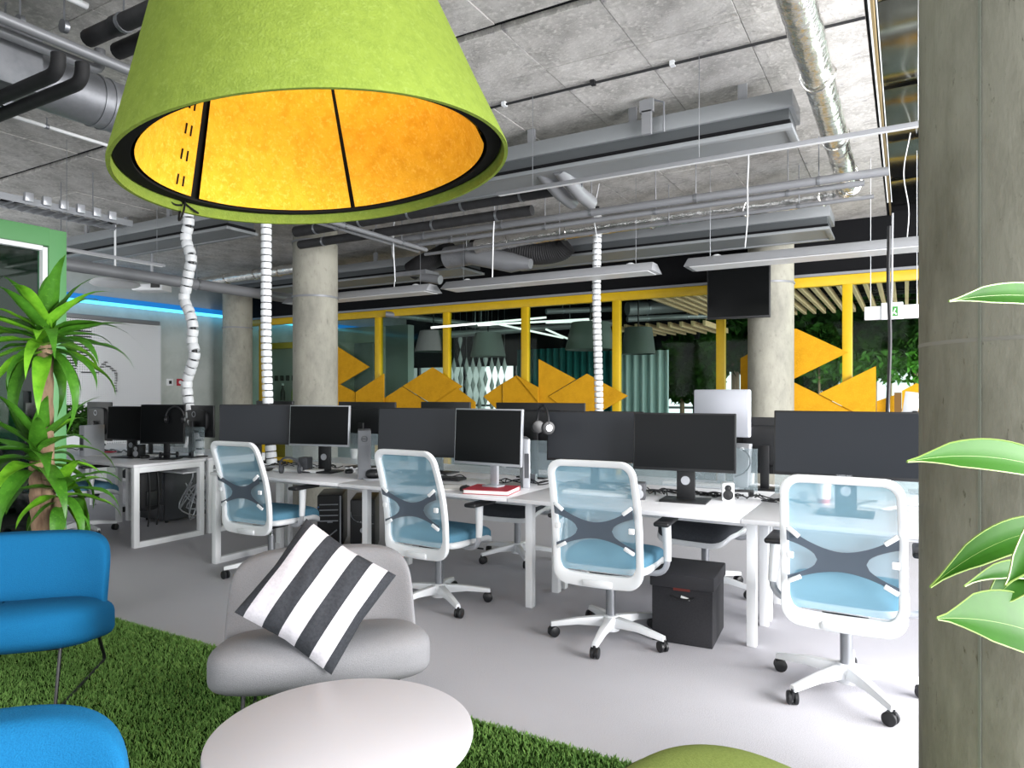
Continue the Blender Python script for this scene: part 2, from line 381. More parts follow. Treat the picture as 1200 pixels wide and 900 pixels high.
B().box((-6.22, 2.86, 1.47), (.2, .06, .95)).build('pillar', GREYM, None, flat=True); struct(bpy.data.objects['pillar']); bpy.data.objects['pillar'].name = 'trim_5'
# perforated board on the left wall
pb = struct(B().box((XL+.03, 6.0, 1.45), (.04, 3.5, 2.3)).build('trim_6', PERF, flat=True))
sl = B()
for r in range(17):                                  # slots cut in the board: a slanted block of lines and a thin peak
    v = 388+r*3.1; L0 = 86-max(0, (r-3))*2.6; L1 = 107-max(0, r-6)*1.5
    if r > 10: L0, L1 = 62, 92-(r-10)*.6
    a, b = at_x(L0, v, XL+.055), at_x(L1, v, XL+.055)
    sl.box(((a+b)/2), (.012, abs(b.y-a.y), .02))
for (u0, u1, v) in ((95, 116, 436.5), (114, 119, 433), (117, 122, 430), (119, 124, 427), (122, 126, 424.5), (124, 130, 429.5), (129, 133, 432), (131, 136, 434.5), (134, 138, 437.5), (135, 138, 440), (135, 138, 443), (135, 138, 446), (134, 137, 449), (134, 137, 452), (134, 137, 455), (134, 138, 458)):
    a, b = at_x(u0, v, XL+.055), at_x(u1, v, XL+.055); sl.box(((a+b)/2), (.012, abs(b.y-a.y), .018))
stuff(sl.build('slot', BLACKM, pb, flat=True))
B().box((XL+.06, 6.0, 2.64), (.1, 3.4, .07)).build('top_rail', GREYM, pb, bevel=.01)
# columns
def column(name, x, y, r, m, ring):
    o = frame(name); o.location = (x, y, 0)
    B().cyl((0, 0, 0), (0, 0, ZC), r, n=48).build('shaft', m, o)
    for z in ring: B().lathe([(r-.01, z-.012), (r+.012, z-.012), (r+.012, z+.012), (r-.01, z+.012)], 48, close=True).build('band', GREYM, o)
    return o
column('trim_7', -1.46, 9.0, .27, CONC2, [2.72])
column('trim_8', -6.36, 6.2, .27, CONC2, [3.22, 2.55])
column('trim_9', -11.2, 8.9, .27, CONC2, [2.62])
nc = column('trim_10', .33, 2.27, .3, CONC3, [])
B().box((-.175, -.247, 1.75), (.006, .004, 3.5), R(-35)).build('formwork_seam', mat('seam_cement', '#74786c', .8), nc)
B().lathe([(.301, 1.505), (.3015, 1.51), (.301, 1.515)], 48).build('pour_line', mat('pour_line_cement', '#85837a', .8), nc)
# light cove along the left wall
lc = thing('light_cove', 'long cyan glowing light strip along the top of the grey left wall', 'light', (XL+.07, 8.5, 2.9))
B().box((0, 0, .06), (.14, 12, .09)).build('cove', LEDB, lc); B().box((.04, 0, -.01), (.06, 12, .05)).build('tube', LED, lc)
def plate(u, v, m, lab, cat, name):
    p = at_x(u, v, XL+.012); t = thing(name, lab, cat, p); B().box((0, 0, 0), (.025, .13, .13)).build('plate', WHITE if m is BLACK else m, t, bevel=.005)
    if m is BLACK: B().box((.015, 0, 0), (.012, .05, .06)).build('rocker', BLACK, t)
    else: B().cyl((.01, 0, 0), (.02, 0, 0), .035).build('button', WHITE, t)
plate(199, 448, BLACK, 'white square switch with dark rocker on the grey wall', 'switch', 'wall_switch')
plate(211, 448, RED, 'red fire alarm call point on the grey wall', 'alarm', 'fire_alarm_button')

# ------------------------------------------------------------------ turf rug
rug = thing('turf_rug', 'green artificial grass rug under the lounge chairs', 'rug')
B().box((-2.9, .6, .006), (5.8, 3.62, .012)).build('backing', TURF, rug, flat=True)
N = 130000
bx = RNG.uniform(-4.7, -.45, N); by = RNG.uniform(.75, 2.41, N)
by = np.where(RNG.random(N) < .03, 2.39+RNG.random(N)*.03, by)
h = RNG.uniform(.011, .023, N); a = RNG.uniform(0, 2*PI, N); w = RNG.uniform(.0015, .003, N); ln = RNG.uniform(.2, .9, N)*h; a2 = RNG.uniform(0, 2*PI, N)
dx, dy = np.cos(a)*w, np.sin(a)*w; lx, ly = np.cos(a2)*ln, np.sin(a2)*ln
co = np.empty((N, 5, 3))
co[:, 0] = np.stack([bx-dx, by-dy, np.full(N, .01)], 1); co[:, 1] = np.stack([bx+dx, by+dy, np.full(N, .01)], 1)
co[:, 2] = np.stack([bx+dx*.8+lx*.4, by+dy*.8+ly*.4, .01+h*.6], 1); co[:, 3] = np.stack([bx-dx*.8+lx*.4, by-dy*.8+ly*.4, .01+h*.6], 1)
co[:, 4] = np.stack([bx+lx, by+ly, .01+h], 1)
me = bpy.data.meshes.new('blades'); me.vertices.add(N*5); me.vertices.foreach_set('co', co.ravel())
base = np.arange(N)[:, None]*5; lp = np.concatenate([base+np.array([[0, 1, 2, 3]]), base+np.array([[3, 2, 4]])], 1).astype(np.int32).ravel()
me.loops.add(N*7); me.loops.foreach_set('vertex_index', lp); me.polygons.add(N*2)
st = (np.arange(N)[:, None]*7+np.array([[0, 4]])).astype(np.int32).ravel(); me.polygons.foreach_set('loop_start', st)
me.update(calc_edges=True); me.materials.append(BLADE); stuff(link('blades', me, rug))
# ------------------------------------------------------------------ green felt pendant lamp
def pendant():
    cx, cy, z0, r0 = -1.724, 1.71, 2.125, .637; sl = .335; H = .78
    t = thing('pendant_lamp', 'huge green felt cone lamp with yellow lining above the white round table', 'lamp', (cx, cy, z0))
    rr = lambda z: r0-sl*z/1.0*1.0
    B().lathe([(r0-.016, .035), (r0-.012, 0), (r0, 0), (r0, .01), (rr(.2), .2), (rr(.4), .4), (rr(.6), .6), (rr(H), H), (rr(H)-.012, H), (rr(H)-.012, H-.01), (rr(.4)-.012, .4), (r0-.024, .04)], 128).build('outer_shell', GRNF, t)
    B().lathe([(r0-.02, .036), (r0-.068, .03), (r0-.068, .038), (r0-.02, .044)], 128, close=True).build('rim_band', BLKF, t)
    B().lathe([(r0-.052, .04), (rr(H)-.052, H-.02), (rr(H)-.050, H-.018), (r0-.045, .042)], 96, close=True).build('inner_backing', BLKF, t)
    for a0, a1 in ((-60, 25), (31, 120.8), (122.6, 187), (191, 299.5)):
        n = max(8, int((a1-a0)/4))
        def f(i, j, a0=a0, a1=a1):
            a = R(a0+(a1-a0)*i); z = .038+(H-.06)*j; r = r0-.066-sl*z; return V((r*math.cos(a), r*math.sin(a), z))
        B().grid(n, 8, f).build('lining_panel', YELF, t)
    st = B()
    for k in range(7):
        for d in (0, 3.2):
            a = R(196+d); z = .06+k*.085; r = r0-.069-sl*z; q = V((r*math.cos(a), r*math.sin(a), z)); e = V((-sl*.035*math.cos(a), -sl*.035*math.sin(a), .035))
            st.tube([q, q+e], .003, 5)
    stuff(st.build('stitching', BLKF, t))
    kn = B(); a = R(190); q = V(((r0-.02)*math.cos(a), (r0-.02)*math.sin(a), .02))
    kn.tube([q+V((.012*math.cos(b), .03*math.sin(b)*.5, -.02+.04*math.sin(b))) for b in [2*PI*i/14 for i in range(14)]], .004, 6, True)
    kn.tube(bez([q+V((0, .0, .02)), q+V((-.01, .04, 0)), q+V((0, .07, -.02))], 6), .004); kn.tube(bez([q, q+V((0, -.03, -.01)), q+V((.0, -.05, .01))], 6), .004)
    kn.build('lace_knot', BLKF, t)
    B().lathe([(.0, H-.03), (rr(H)-.03, H-.03), (rr(H)-.03, H-.02), (0, H-.02)], 48).build('top_disc', YELF, t)
    B().cyl((0, 0, H-.03), (0, 0, .55), .03).build('lamp_holder', BLACK, t)
    B().sup(.05, .05, .06, 1, 1, 20, 12, o=(0, 0, .5)).build('bulb', BULB, t)
    for k in range(3):
        a = R(90+120*k); B().cyl((.3*math.cos(a), .3*math.sin(a), H-.03), (.05*math.cos(a), .05*math.sin(a), ZC-z0+.0), .003, n=5).build('suspension_wire', STEEL, t)
    t.rotation_euler = Matrix.Rotation(R(-7), 3, V((-_s, _c, 0))).to_euler()
    l = bpy.data.lights.new('bulb_light', 'POINT'); l.energy = 4.5; l.color = (1, .9, .72); l.shadow_soft_size = .07
    o = bpy.data.objects.new('bulb_light', l); C.objects.link(o); o.parent = t; o.location = (0, 0, .38)
pendant()

# ------------------------------------------------------------------ lounge chairs, table, cushion, stool
def lounge(name, label, m, loc, rz, saddle=.0):
    t = thing(name, label, 'armchair', loc, rz)
    def fs(p):
        x, y, z = p; k = (x/.4)**2
        z2 = z-(.05*max(0, -y/.33)**2)*(1 if z > 0 else .3)+(.03*k*(1 if z > 0 else 0)) - .02*k*k
        return (x*(1+.05*max(0, -y/.3)), y-.03*(1-k)*(1 if y < 0 else 0), z2-.24*y)
    B().sup(.405, .285, .108, .6, .45, 56, 24, fs, (0, -.01, .322)).build('seat', m, t, angle=80)
    def fb(p):
        x, y, z = p; k = (x/.39)**2; h = (z+.22)/.5
        return (x*(1-.06*max(0, h)), y+.16*h-.10*k*k*(1-.35*h)-.02*k, z-.008*k*k*(1 if z > 0 else 0))
    B().sup(.388, .07, .235, .36, .5, 64, 26, fb, (0, .14, .45)).build('backrest', m, t, angle=80)
    for s in (-1, 1):
        pts = [(s*.28, -.16, .3), (s*.29, -.26, .008), (s*.29, .36, .008), (s*.28, .18, .33)]
        q = [V(p) for p in pts]; path = [q[0]]
        for i in (1, 2):
            a, b, c = q[i-1], q[i], q[i+1]; path += bez([b+(a-b).normalized()*.03, b, b+(c-b).normalized()*.03], 4)
        B().tube(path+[q[3]], .0075, 8).build('sled_leg', BLACKM, t)
    B().box((0, .0, .25), (.56, .3, .02)).build('under_frame', BLACKM, t)
    return t
lounge('lounge_chair', 'bright blue lounge chair on black wire legs beside the potted plant', BLUEF, (-3.52, 1.56, .012), R(43))
lounge('lounge_chair', 'bright blue lounge chair nearest the camera, left of the white table', BLUEF, (-1.51, .465, .012), R(54))
GL = (-2.04, 2.03, .012)
lounge('lounge_chair', 'light grey lounge chair holding the striped cushion, behind the round table', GREYF, GL, R(45))
def round_table():
    t = thing('round_table', 'round white coffee table on the grass rug', 'table', (-1.39, 1.46, .012))
    B().lathe([(0, .38), (.355, .38), (.368, .387), (.37, .395), (.368, .403), (.363, .405), (0, .405)], 96).build('tabletop', TABLEW, t)
    B().lathe([(.03, .02), (.03, .38)], 20).build('pedestal', WHITEM, t)
    B().lathe([(0, 0), (.22, 0), (.22, .012), (.04, .03), (.0, .03)], 48).build('base_plate', WHITEM, t)
round_table()
def cushion():
    t = thing('cushion', 'black and white striped cushion leaning in the grey lounge chair', 'cushion')
    s = .207
    def f(u, w, sgn):                                # u across the stripes, w along them
        a, b = 2*u-1, 2*w-1; e = (1-abs(a)**2.6)*(1-abs(b)**2.6); pin = 1-.07*(1-abs(a*b))
        return V((a*s*(1-.06*(1-a*a)*b*b*0-.05*(1-b*b)*abs(a)*0)*pin**(abs(a)**3), b*s*pin**(abs(b)**3), sgn*(.085*max(0, e)**.55+.003*math.sin(17*a+6*b)*e)))
    n = 7; w = [.085, .185, .185, .175, .175, .17, .025+.0]; w = [.085, .19, .165, .17, .165, .16, .085]
    e = [0]
    for q in w: e.append(e[-1]+q/sum(w))
    for k in range(n):
        for sg in (1, -1):
            B().grid(10, 26, lambda i, j, k=k, sg=sg: f(e[k]+(e[k+1]-e[k])*i, j, sg)).build('stripe', CUSHD if k % 2 == 0 else CUSHW, t, angle=80)
    # lean: local z = outward normal, turned like a diamond in its own plane
    fac = V((math.sin(R(45)), -math.cos(R(45)), 0)); up = (V((0, 0, 1))*math.cos(R(28))-fac*math.sin(R(28))).normalized(); nrm = up.cross(V((fac.y, -fac.x, 0))).normalized()
    if nrm.dot(fac) < 0: nrm = -nrm
    rt = up.cross(nrm).normalized(); a = R(-36)
    ax = rt*math.cos(a)+up*math.sin(a); ay = nrm.cross(ax)
    m = Matrix((ax, ay, nrm)).transposed().to_4x4(); c = at_d(373, 695, 2.56); m.translation = c
    t.matrix_world = m
cushion()
def stool():
    t = thing('pouf', 'olive green upholstered pouf at the lower edge, right of the white table', 'pouf', (-.36, 1.66, 0), R(-20))
    B().sup(.3, .3, .2, .3, .8, 64, 24, lambda p: (p[0], p[1], p[2]+(.02*(1-(p[0]**2+p[1]**2)/.09) if p[2] > .1 else 0)), (0, 0, .222)).build('body', GREENF, t, angle=80)
    B().tube([(.292*math.cos(a), .292*math.sin(a), .385) for a in [2*PI*i/60 for i in range(60)]], .004, 6, True).build('piping', mat('dark_olive_piping', '#4a5428', .9), t)
    B().lathe([(0, 0), (.2, 0), (.2, .02), (0, .02)], 40).build('glide', BLACK, t)
stool()

# ------------------------------------------------------------------ task chairs
CH_Y = lambda z: -.235-.13*(max(0, z-.36)/.67)**1.2+.035*math.sin(PI*min(1, max(0, (z-.36)/.67)))
def task_chair(label, loc, rz, m_seat=SEATF, m_mesh=MESHB, spin=0, name='office_chair', group=None):
    t = thing(name, label, 'chair', loc, rz, group)
    out = rrect(.495, .67, .075, 6, 0, .695, 9); inn = rrect(.425, .565, .05, 6, 0, .7125, 9); n = len(out)
    def side(z): return 1-.05*max(0, (z-.75)/.28)
    vs = []
    for ring, off in ((out, .017), (inn, .017), (inn, -.017), (out, -.017)):
        for x, z in ring:
            dip = -.02*(1-(x/.26)**2) if z < .45 else 0
            vs.append((x*side(z), CH_Y(z)+off-.25*x*x+.25*.06, z+dip))
    fs = [((k*n+i), (k*n+(i+1) % n), (((k+1) % 4)*n+(i+1) % n), (((k+1) % 4)*n+i)) for k in range(4) for i in range(n)]
    B().add(vs, fs).build('back_frame', WHITE, t, bevel=.006)
    B().grid(14, 20, lambda i, j: V(((-.216+.432*i)*side(.425+.575*j), CH_Y(.425+.575*j)+.004+.015*(1-(2*i-1)**2), .425+.575*j))).build('back_mesh', m_mesh, t, angle=80)
    arm = lambda x: -.036-.02*(1-(x/.226)**2)*0+.015*(1-(x/.226)**2)-.012
    P = lambda x, z: V((x, CH_Y(z)+arm(x)+.006, z))
    xb = B(); top = lambda x: .70+.095*(abs(x)/.215)**1.8; bot = lambda x: .612-.062*(abs(x)/.215)**1.8
    xb.grid(9, 5, lambda i, j: P(-.095+.19*i, bot(-.095+.19*i)+(top(-.095+.19*i)-bot(-.095+.19*i))*j))
    for s in (-1, 1):
        for up in (0, 1):
            def f(i, j, s=s, up=up):
                x = s*(.095+.12*i); hs = .082*math.sqrt(max(0, i))
                lo, hi = (.658+hs*.95, top(x)) if up else (bot(x), .658-hs)
                return P(x, lo+(hi-lo)*j)
            xb.grid(12, 3, f)
    xb.build('lumbar_support', MESHX, t, flat=False, angle=80)
    for s in (-1, 1):
        for z, a in ((.775, 38), (.563, -28), (.67, 0)):
            x = .187 if a else .203
            B().box(P(s*x, z)-V((0, .004, 0)), (.06 if a else .03, .014, .02 if a else .03), Matrix.Rotation(-s*R(a), 3, 'Y')).build('clip', WHITE, t, bevel=.004)
    B().sup(.25, .245, .045, .5, .35, 40, 14, lambda p: (p[0]*(1-.08*(p[1] < 0)*abs(p[1]/.245)), p[1], p[2]-.05*max(0, (p[1]-.1)/.14)**2), (0, .06, .465)).build('seat', m_seat, t, angle=80)
    B().sup(.255, .25, .03, .5, .35, 40, 10, lambda p: (p[0], p[1], p[2]-.05*max(0, (p[1]-.1)/.14)**2), (0, .06, .428)).build('seat_shell', WHITE, t, angle=80)
    B().box((0, .03, .385), (.19, .26, .05)).build('tilt_mechanism', BLACK, t, bevel=.012)
    B().box((0, -.2, .365), (.17, .1, .04)).build('back_carrier', WHITE, t, bevel=.014)
    B().cyl((.1, .05, .385), (.3, .07, .38), .006, n=8).build('height_lever', BLACK, t)
    B().cyl((0, 0, .06), (0, 0, .3), .027, n=20).build('gas_lift', STEEL, t); B().cyl((0, 0, .28), (0, 0, .37), .018, n=16).build('piston', CHROME, t)
    for s in (-1, 1):
        ar = B().tube(bez([(s*.19, .0, .40), (s*.3, .0, .375), (s*.325, -.01, .43), (s*.322, -.01, .5)], 8), [.016]*9, 10).build('arm_bracket', SILVER, t)
        B().tube([(s*.322, -.01, .47), (s*.318, .0, .56), (s*.31, .01, .665)], [.02, .023, .026], 14).build('arm_post', WHITE, ar)
        B().box((s*.305, .03, .678), (.085, .25, .026)).build('arm_pad', BLACK, ar, bevel=.012, seg=3)
    bs = B(); bs.lathe([(0, .05), (.05, .05), (.052, .12), (.04, .135), (0, .135)], 24)
    for k in range(5):
        a = 2*PI*k/5+spin; d = V((math.cos(a), math.sin(a), 0)); w = V((-d.y, d.x, 0)); vs = []
        for r, zt, th, hw in ((.03, .13, .055, .03), (.18, .115, .035, .024), (.335, .088, .026, .017)):
            vs += [d*r+w*hw*.7+V((0, 0, zt)), d*r-w*hw*.7+V((0, 0, zt)), d*r-w*hw+V((0, 0, zt-th)), d*r+w*hw+V((0, 0, zt-th))]
        bs.add(vs, [(0, 1, 2, 3), (8, 11, 10, 9)]+[(q*4+i, q*4+4+i, q*4+4+(i+1) % 4, q*4+(i+1) % 4) for q in (0, 1) for i in range(4)])
    base = bs.build('star_base', WHITE, t, bevel=.003)
    cm = None
    for k in range(5):
        a = 2*PI*k/5+spin
        if cm is None:
            cb = B()
            for s in (-1, 1): cb.lathe([(0, 0), (.024, 0), (.03, .004), (.03, .016), (.024, .02), (0, .02)], 20)
            v2 = []; h = len(cb.v)//2
            for i, (x, y, z) in enumerate(cb.v): v2.append((x-.012, (z+.004 if i < h else -z-.004), y+.03))
            cb.v = v2; cb.cyl((0, 0, .03), (0, 0, .072), .009, n=8); cb.box((-.004, 0, .045), (.03, .012, .03))
            o = cb.build('caster', BLACK, base); cm = o.data
        else: o = link('caster', cm, base)
        o.location = (.33*math.cos(a), .33*math.sin(a), 0); o.rotation_euler = (0, 0, a+random.uniform(-1, 1))
    return t
task_chair('blue mesh office chair behind the grey lounge chair, before the leftmost near desk', (-4.19, 3.635, 0), R(2), spin=R(230))
task_chair('blue mesh office chair before the desk with two black computer towers', (-2.65, 3.67, 0), R(-2), spin=R(-32))
task_chair('blue mesh office chair beside the black fabric storage box', (-1.44, 3.63, 0), R(4), spin=R(-15))
task_chair('blue mesh office chair nearest the camera, beside the concrete column', (-.24, 3.52, 0), R(0), spin=R(-54))
task_chair('blue mesh office chair partly hidden behind the potted plant', (-7.0, 3.72, 0), R(-8), spin=R(10))
task_chair('dark grey office chair across the desk, seen under it between two blue chairs', (-2.8, 4.98, 0), R(188), SEATD, MESHD, spin=R(195))
task_chair('dark grey office chair across the desk, seen under it above the storage box', (-1.22, 4.85, 0), R(172), SEATD, MESHD, spin=R(30))
task_chair('dark grey office chair across the far left desk, seen under its top', (-7.7, 4.95, 0), R(170), SEATD, MESHD, spin=R(0))
# ------------------------------------------------------------------ desks
DT = .74; YF, YM, YN = 3.6, 4.33, 5.06
def desk(label, x0, x1, front=True, ends=(0, 0), last=False):
    t = thing('desk', label, 'desk', ((x0+x1)/2, (YF+YM)/2 if front else (YM+YN)/2+.02, 0), 0 if front else PI)
    w = x1-x0; d = .72
    B().box((0, 0, DT-.0125), (w-.004, d, .025)).build('desk_top', DESKW, t, bevel=.003)
    B().box((0, -.02, DT-.055), (w-.1, .05, .05)).build('cross_beam', WHITEM, t, bevel=.003)
    B().box((0, .25, DT-.13), (w-.16, .16, .012)).build('cable_tray', WHITEM, t); B().box((0, .325, DT-.1), (w-.16, .012, .07)).build('cable_tray', WHITEM, t)
    for k, s in ((0, -1), (1, 1)):
        e = ends[k] if front else ends[1-k]
        if e:                                        # closed loop frame at the end of a row
            x = s*(w/2-.035); f = B()
            for y in (-d/2+.035, d/2-.035): f.box((x, y, (DT-.025)/2), (.05, .05, DT-.026))
            f.box((x, 0, .025), (.05, d-.12, .05)); f.box((x, 0, DT-.051), (.05, d-.12, .05))
            f.build('loop_frame', WHITEM, t, bevel=.003)
        else:
            if (s < 0) == front or (not front and s < 0 and last) or (front and s > 0 and last):
                for y in (-.06, .32):
                    B().box((s*w/2, y, (DT-.025)/2), (.05, .05, DT-.026)).build('leg', WHITEM, t, bevel=.003)
    return t
X = [-4.87, -3.48, -2.1, -.73, .66]
fl = ['white loop-ended desk behind the grey lounge chair, leftmost of the near front row', 'white front row desk holding the monitor on the red book', 'white front row desk above the black storage box', 'white front row desk nearest the camera, beside the concrete column']
bl = ['white desk across from the leftmost near desk, with loop end frame', 'white desk across from the one with the red book', 'white desk across from the one above the storage box', 'white desk across from the one beside the concrete column']
for k in range(4):
    desk(fl[k], X[k], X[k+1], True, (k == 0, 0), k == 3); desk(bl[k], X[k], X[k+1], False, (k == 0, 0), k == 3)
desk('white desk of the far left group with a loop frame at its right end', -7.28, -5.9, True, (0, 1)); desk('white desk at the back of the far left group where the wavy cable riser lands', -7.28, -5.9, False, (0, 1))
desk('white desk behind the potted plant, leftmost of the front row', -8.66, -7.28, True); desk('white desk behind the leftmost front desk, beside the leafy planter', -8.66, -7.28, False)
for k, (a, b) in enumerate(zip([-7.28]+X, [-5.9]+X[1:])):
    pass
def divider(x0, x1, label):
    t = thing('desk_divider', label, 'screen', ((x0+x1)/2, YM+.01, DT))
    B().box((0, 0, .17), (x1-x0-.1, .008, .26)).build('frosted_glass', FROST, t, flat=True)
    for s in (-1, 1): B().box((s*(x1-x0)*.35, 0, .03), (.04, .03, .06)).build('clamp', STEEL, t)
dl = ['behind the left lit grey monitor', 'behind the monitor on the red book', 'behind the monitor with black square stand', 'behind the widest monitor near the column']
for k in range(4): divider(X[k], X[k+1], 'low frosted glass desk divider '+dl[k])
divider(-7.28, -5.9, 'low frosted glass desk divider on the far left desks')

# ------------------------------------------------------------------ monitors
def monitor(label, x, y, z0, z1, W, rz, scr=SCREEN, edge=BLACK, stand='flat', tilt=4, zb=DT, brand=None, group=None, ring=False):
    t = thing('monitor', label, 'monitor', (x, y, zb), rz, group); H = z1-z0; zc = (z0+z1)/2-zb
    rot = Matrix.Rotation(R(-tilt), 3, 'X'); o = B().box((0, 0, 0), (W, .022, H)).build('display_case', edge, t, bevel=.004)
    o.location = (0, 0, zc); o.rotation_euler = (R(-tilt), 0, 0)
    B().box((0, -.0122, .004), (W-.018, .003, H-.026)).build('screen', scr, o, flat=True)
    bk = B().sup(W*.36, .028, H*.36, .4, .4, 28, 12, None, (0, .018, 0)).build('back_shell', DGREY if edge is SILVER else BLACK, o)
    if ring: B().lathe([(.022, 0), (.03, 0), (.03, .003), (.022, .003)], 20, close=True).build('badge_ring', STEEL, o, loc=(0, .047, H*.22), rz=(R(-90), 0, 0))
    if brand: text(brand, .016, SILVER, o, (0, -.0128, -H/2+.011), (PI/2, 0, 0))
    yb = .075; sm = SILVER if stand in ('silver',) else BLACK
    if stand == 'block':
        B().box((0, yb, (zc)/2+.006), (.105, .03, zc)).build('stand_column', BLACK, t, bevel=.004)
        B().lathe([(0, 0), (.026, 0), (.026, .004), (0, .004)], 20).build('cable_hole', SILVER, t, loc=(0, yb-.016, .12), rz=(PI/2, 0, 0))
        B().box((0, .05, .006), (.27, .2, .012)).build('stand_foot', BLACK, t, bevel=.004)
    elif stand == 'none': pass
    else:
        B().box((0, yb, zc/2+.006), (.055, .025, zc)).build('stand_column', sm, t, bevel=.004)
        f = .5 if stand == 'silver' else 1; B().box((0, .06, .006), (.24*f, .18*f, .012)).build('stand_foot', sm, t, bevel=.004)
    return t
mons = [('grey lit monitor leftmost in the near front row, above the blue chair back', 299, 474, 521, 5.62, .57, 33, SCREENG, BLACK, 'flat'),
        ('black monitor with thin silver edge, right of the leftmost grey lit one', 374.5, 475, 523, 5.5, .55, 12, SCREEN, SILVER, 'block'),
        ('grey lit monitor behind the second blue chair, left of the red book', 488.5, 478, 535, 4.75, .60, 10, SCREENG, BLACK, 'flat'),
        ('black monitor with silver edges standing on a red book', 572, 479, 545, 4.4, .52, -3, SCREEN, SILVER, 'silver'),
        ('grey lit monitor with a headset hung on its left corner', 694, 482, 541, 4.4, .60, 9, SCREENG, BLACK, 'flat'),
        ('black monitor on a wide black stand column, above the storage box', 801, 484, 552, 4.02, .59, 5, SCREEN, BLACK, 'block'),
        ('widest dark monitor, above the nearest blue chair by the column', 990, 482, 560, 3.58, .695, 0, SCREENG, BLACK, 'block'),
        ('black monitor on the far left desk, beside the slim grey computer', 147.5, 476, 516, 6.75, .45, 12, SCREEN, BLACK, 'block'),
        ('black monitor on the far left desk with headphones hung on its right side', 191, 474, 520, 6.55, .42, 30, SCREEN, BLACK, 'flat')]
MP = {}
for k, (lab, u, v0, v1, d, W, rz, sc, edg, st) in enumerate(mons):
    a, b = at_d(u, v0, d), at_d(u, v1, d); zb = DT+.032 if 'red book' in lab and 'standing' in lab else DT
    MP[k] = monitor(lab, a.x, a.y, b.z, a.z, W, R(rz), sc, edg, st, zb=zb, brand='SAMSUNG' if k == 6 else None, tilt=3)
backs = [('black monitor back with round badge on the far left desks, behind the slim computer', 117, 471, 516, 7.6, .46, 180),
         ('black monitor back behind the far left desk monitors, leftmost of the two side by side', 185, 474, 512, 7.2, .5, 176),
         ('black monitor back with a silver badge, right of the wavy cable riser', 232, 475, 512, 6.9, .5, 180),
         ('black monitor back behind the straight cable riser, top edge showing', 322, 470, 512, 6.35, .5, 178),
         ('black monitor back between two front monitors, behind the slim grey computer', 430, 471, 521, 5.95, .62, 182),
         ('black monitor back behind the monitor on the red book, left of two', 522, 471, 520, 5.55, .48, 180),
         ('black monitor back behind the monitor on the red book, wider right one', 632, 472, 530, 5.25, .76, 180),
         ('black monitor back behind the grey lit monitor with the headset', 722, 482, 535, 4.95, .42, 178),
         ('black monitor back between the silver computer and the widest monitor', 898, 489, 555, 4.6, .40, 182),
         ('dark grey monitor mostly hidden behind the concrete column, right of the widest monitor', 1092, 495, 566, 4.3, .42, 4)]
for k, (lab, u, v0, v1, d, W, rz) in enumerate(backs):
    a, b = at_d(u, v0, d), at_d(u, v1, d)
    monitor(lab, a.x, a.y, b.z, a.z, W, R(rz), SCREEN if k < 9 else SCREENG, BLACK, 'flat', tilt=0, ring=(k in (0, 2)))
# silver all-in-one computer seen from behind
def silver():
    p = at_d(846, 520, 4.72); t = thing('silver_computer', 'silver computer turned away, white back shell above the black monitor', 'computer', (p.x, p.y, DT), R(168))
    k = 4.72/FOC
    B().box((0, 0, .5), (68*k, .05, 50*k*1.1)).build('back_shell', mat('pale_silver', '#c9ccd6', .4, .3), t, bevel=.012)
    B().prism([(-.10, .3), (-.215, .3), (-.2, .005), (-.1, .005)], .0, .05).build('stand_plate', SILVER, t, bevel=.004)
    B().box((-.0, .03, .006), (.3, .2, .012)).build('stand_foot', SILVER, t, bevel=.004)
    B().box((-.0, .01, .2), (.05, .03, .38)).build('stand_neck', SILVER, t, bevel=.004)
    B().tube(bez([(-.17, .055, .26), (-.25, .08, .24), (-.26, .07, .12), (-.12, .06, .08)], 10), .005).build('cable', BLACK, t)
    B().cyl((-.165, .05, .265), (-.165, .06, .265), .012).build('port', WHITE, t)
silver()

# ------------------------------------------------------------------ computers
def tower(label, x, y, rz, style, h=.44, w=.19, d=.45):
    t = thing('computer_tower', label, 'computer', (x, y, 0), rz)
    B().box((0, 0, h/2+.012), (w, d, h)).build('case', BLACK, t, bevel=.008)
    if style == 'chevron':
        for k in range(4): B().box((-.01, -d/2-.004, h-.07-k*.048), (w-.06, .01, .008)).build('drive_slat', SILVER, t)
        B().box((w/2-.02, -d/2-.004, h/2+.02), (.012, .012, h-.03)).build('silver_edge', SILVER, t)
        B().tube([(-.06, -d/2-.004, .16), (-.01, -d/2-.006, .11), (.06, -d/2-.004, .165)], .006).build('chevron_trim', SILVER, t)
        B().box((0, -d/2-.003, .235), (.045, .006, .012)).build('badge', STEEL, t)
        for k in range(3): B().cyl((-w/2+.012, -d/2-.002, h-.09-k*.05), (-w/2+.012, -d/2-.008, h-.09-k*.05), .006).build('blue_button', mat('blue_lamp_%d' % k, '#4a7fc0', .4), t)
    else:
        B().lathe([(0, 0), (.022, 0), (.022, .005), (0, .005)], 20).build('round_badge', SILVER, t, loc=(0, -d/2, .2), rz=(PI/2, 0, 0))
        B().tube(bez([(-w/2+.005, -d/2-.003, .36), (-w/2+.005, -d/2-.004, .28), (-.03, -d/2-.006, .26), (w/2-.01, -d/2-.003, .255)], 8), .003).build('front_curve', STEEL, t)
        B().box((0, -d/2-.002, .33), (w-.04, .006, .004)).build('drive_line', DGREY, t)
        for k in range(4): B().cyl((-.04+k*.025, -d/2-.001, .275), (-.04+k*.025, -d/2-.007, .275), .005).build('port', SILVER, t)
        B().box((.05, -d/2-.002, .4), (.02, .005, .008)).build('maker_plate', STEEL, t)
    for a in (-1, 1):
        for b in (-1, 1): B().cyl((a*w*.38, b*d*.4, 0), (a*w*.38, b*d*.4, .014), .015).build('foot', BLACK, t)
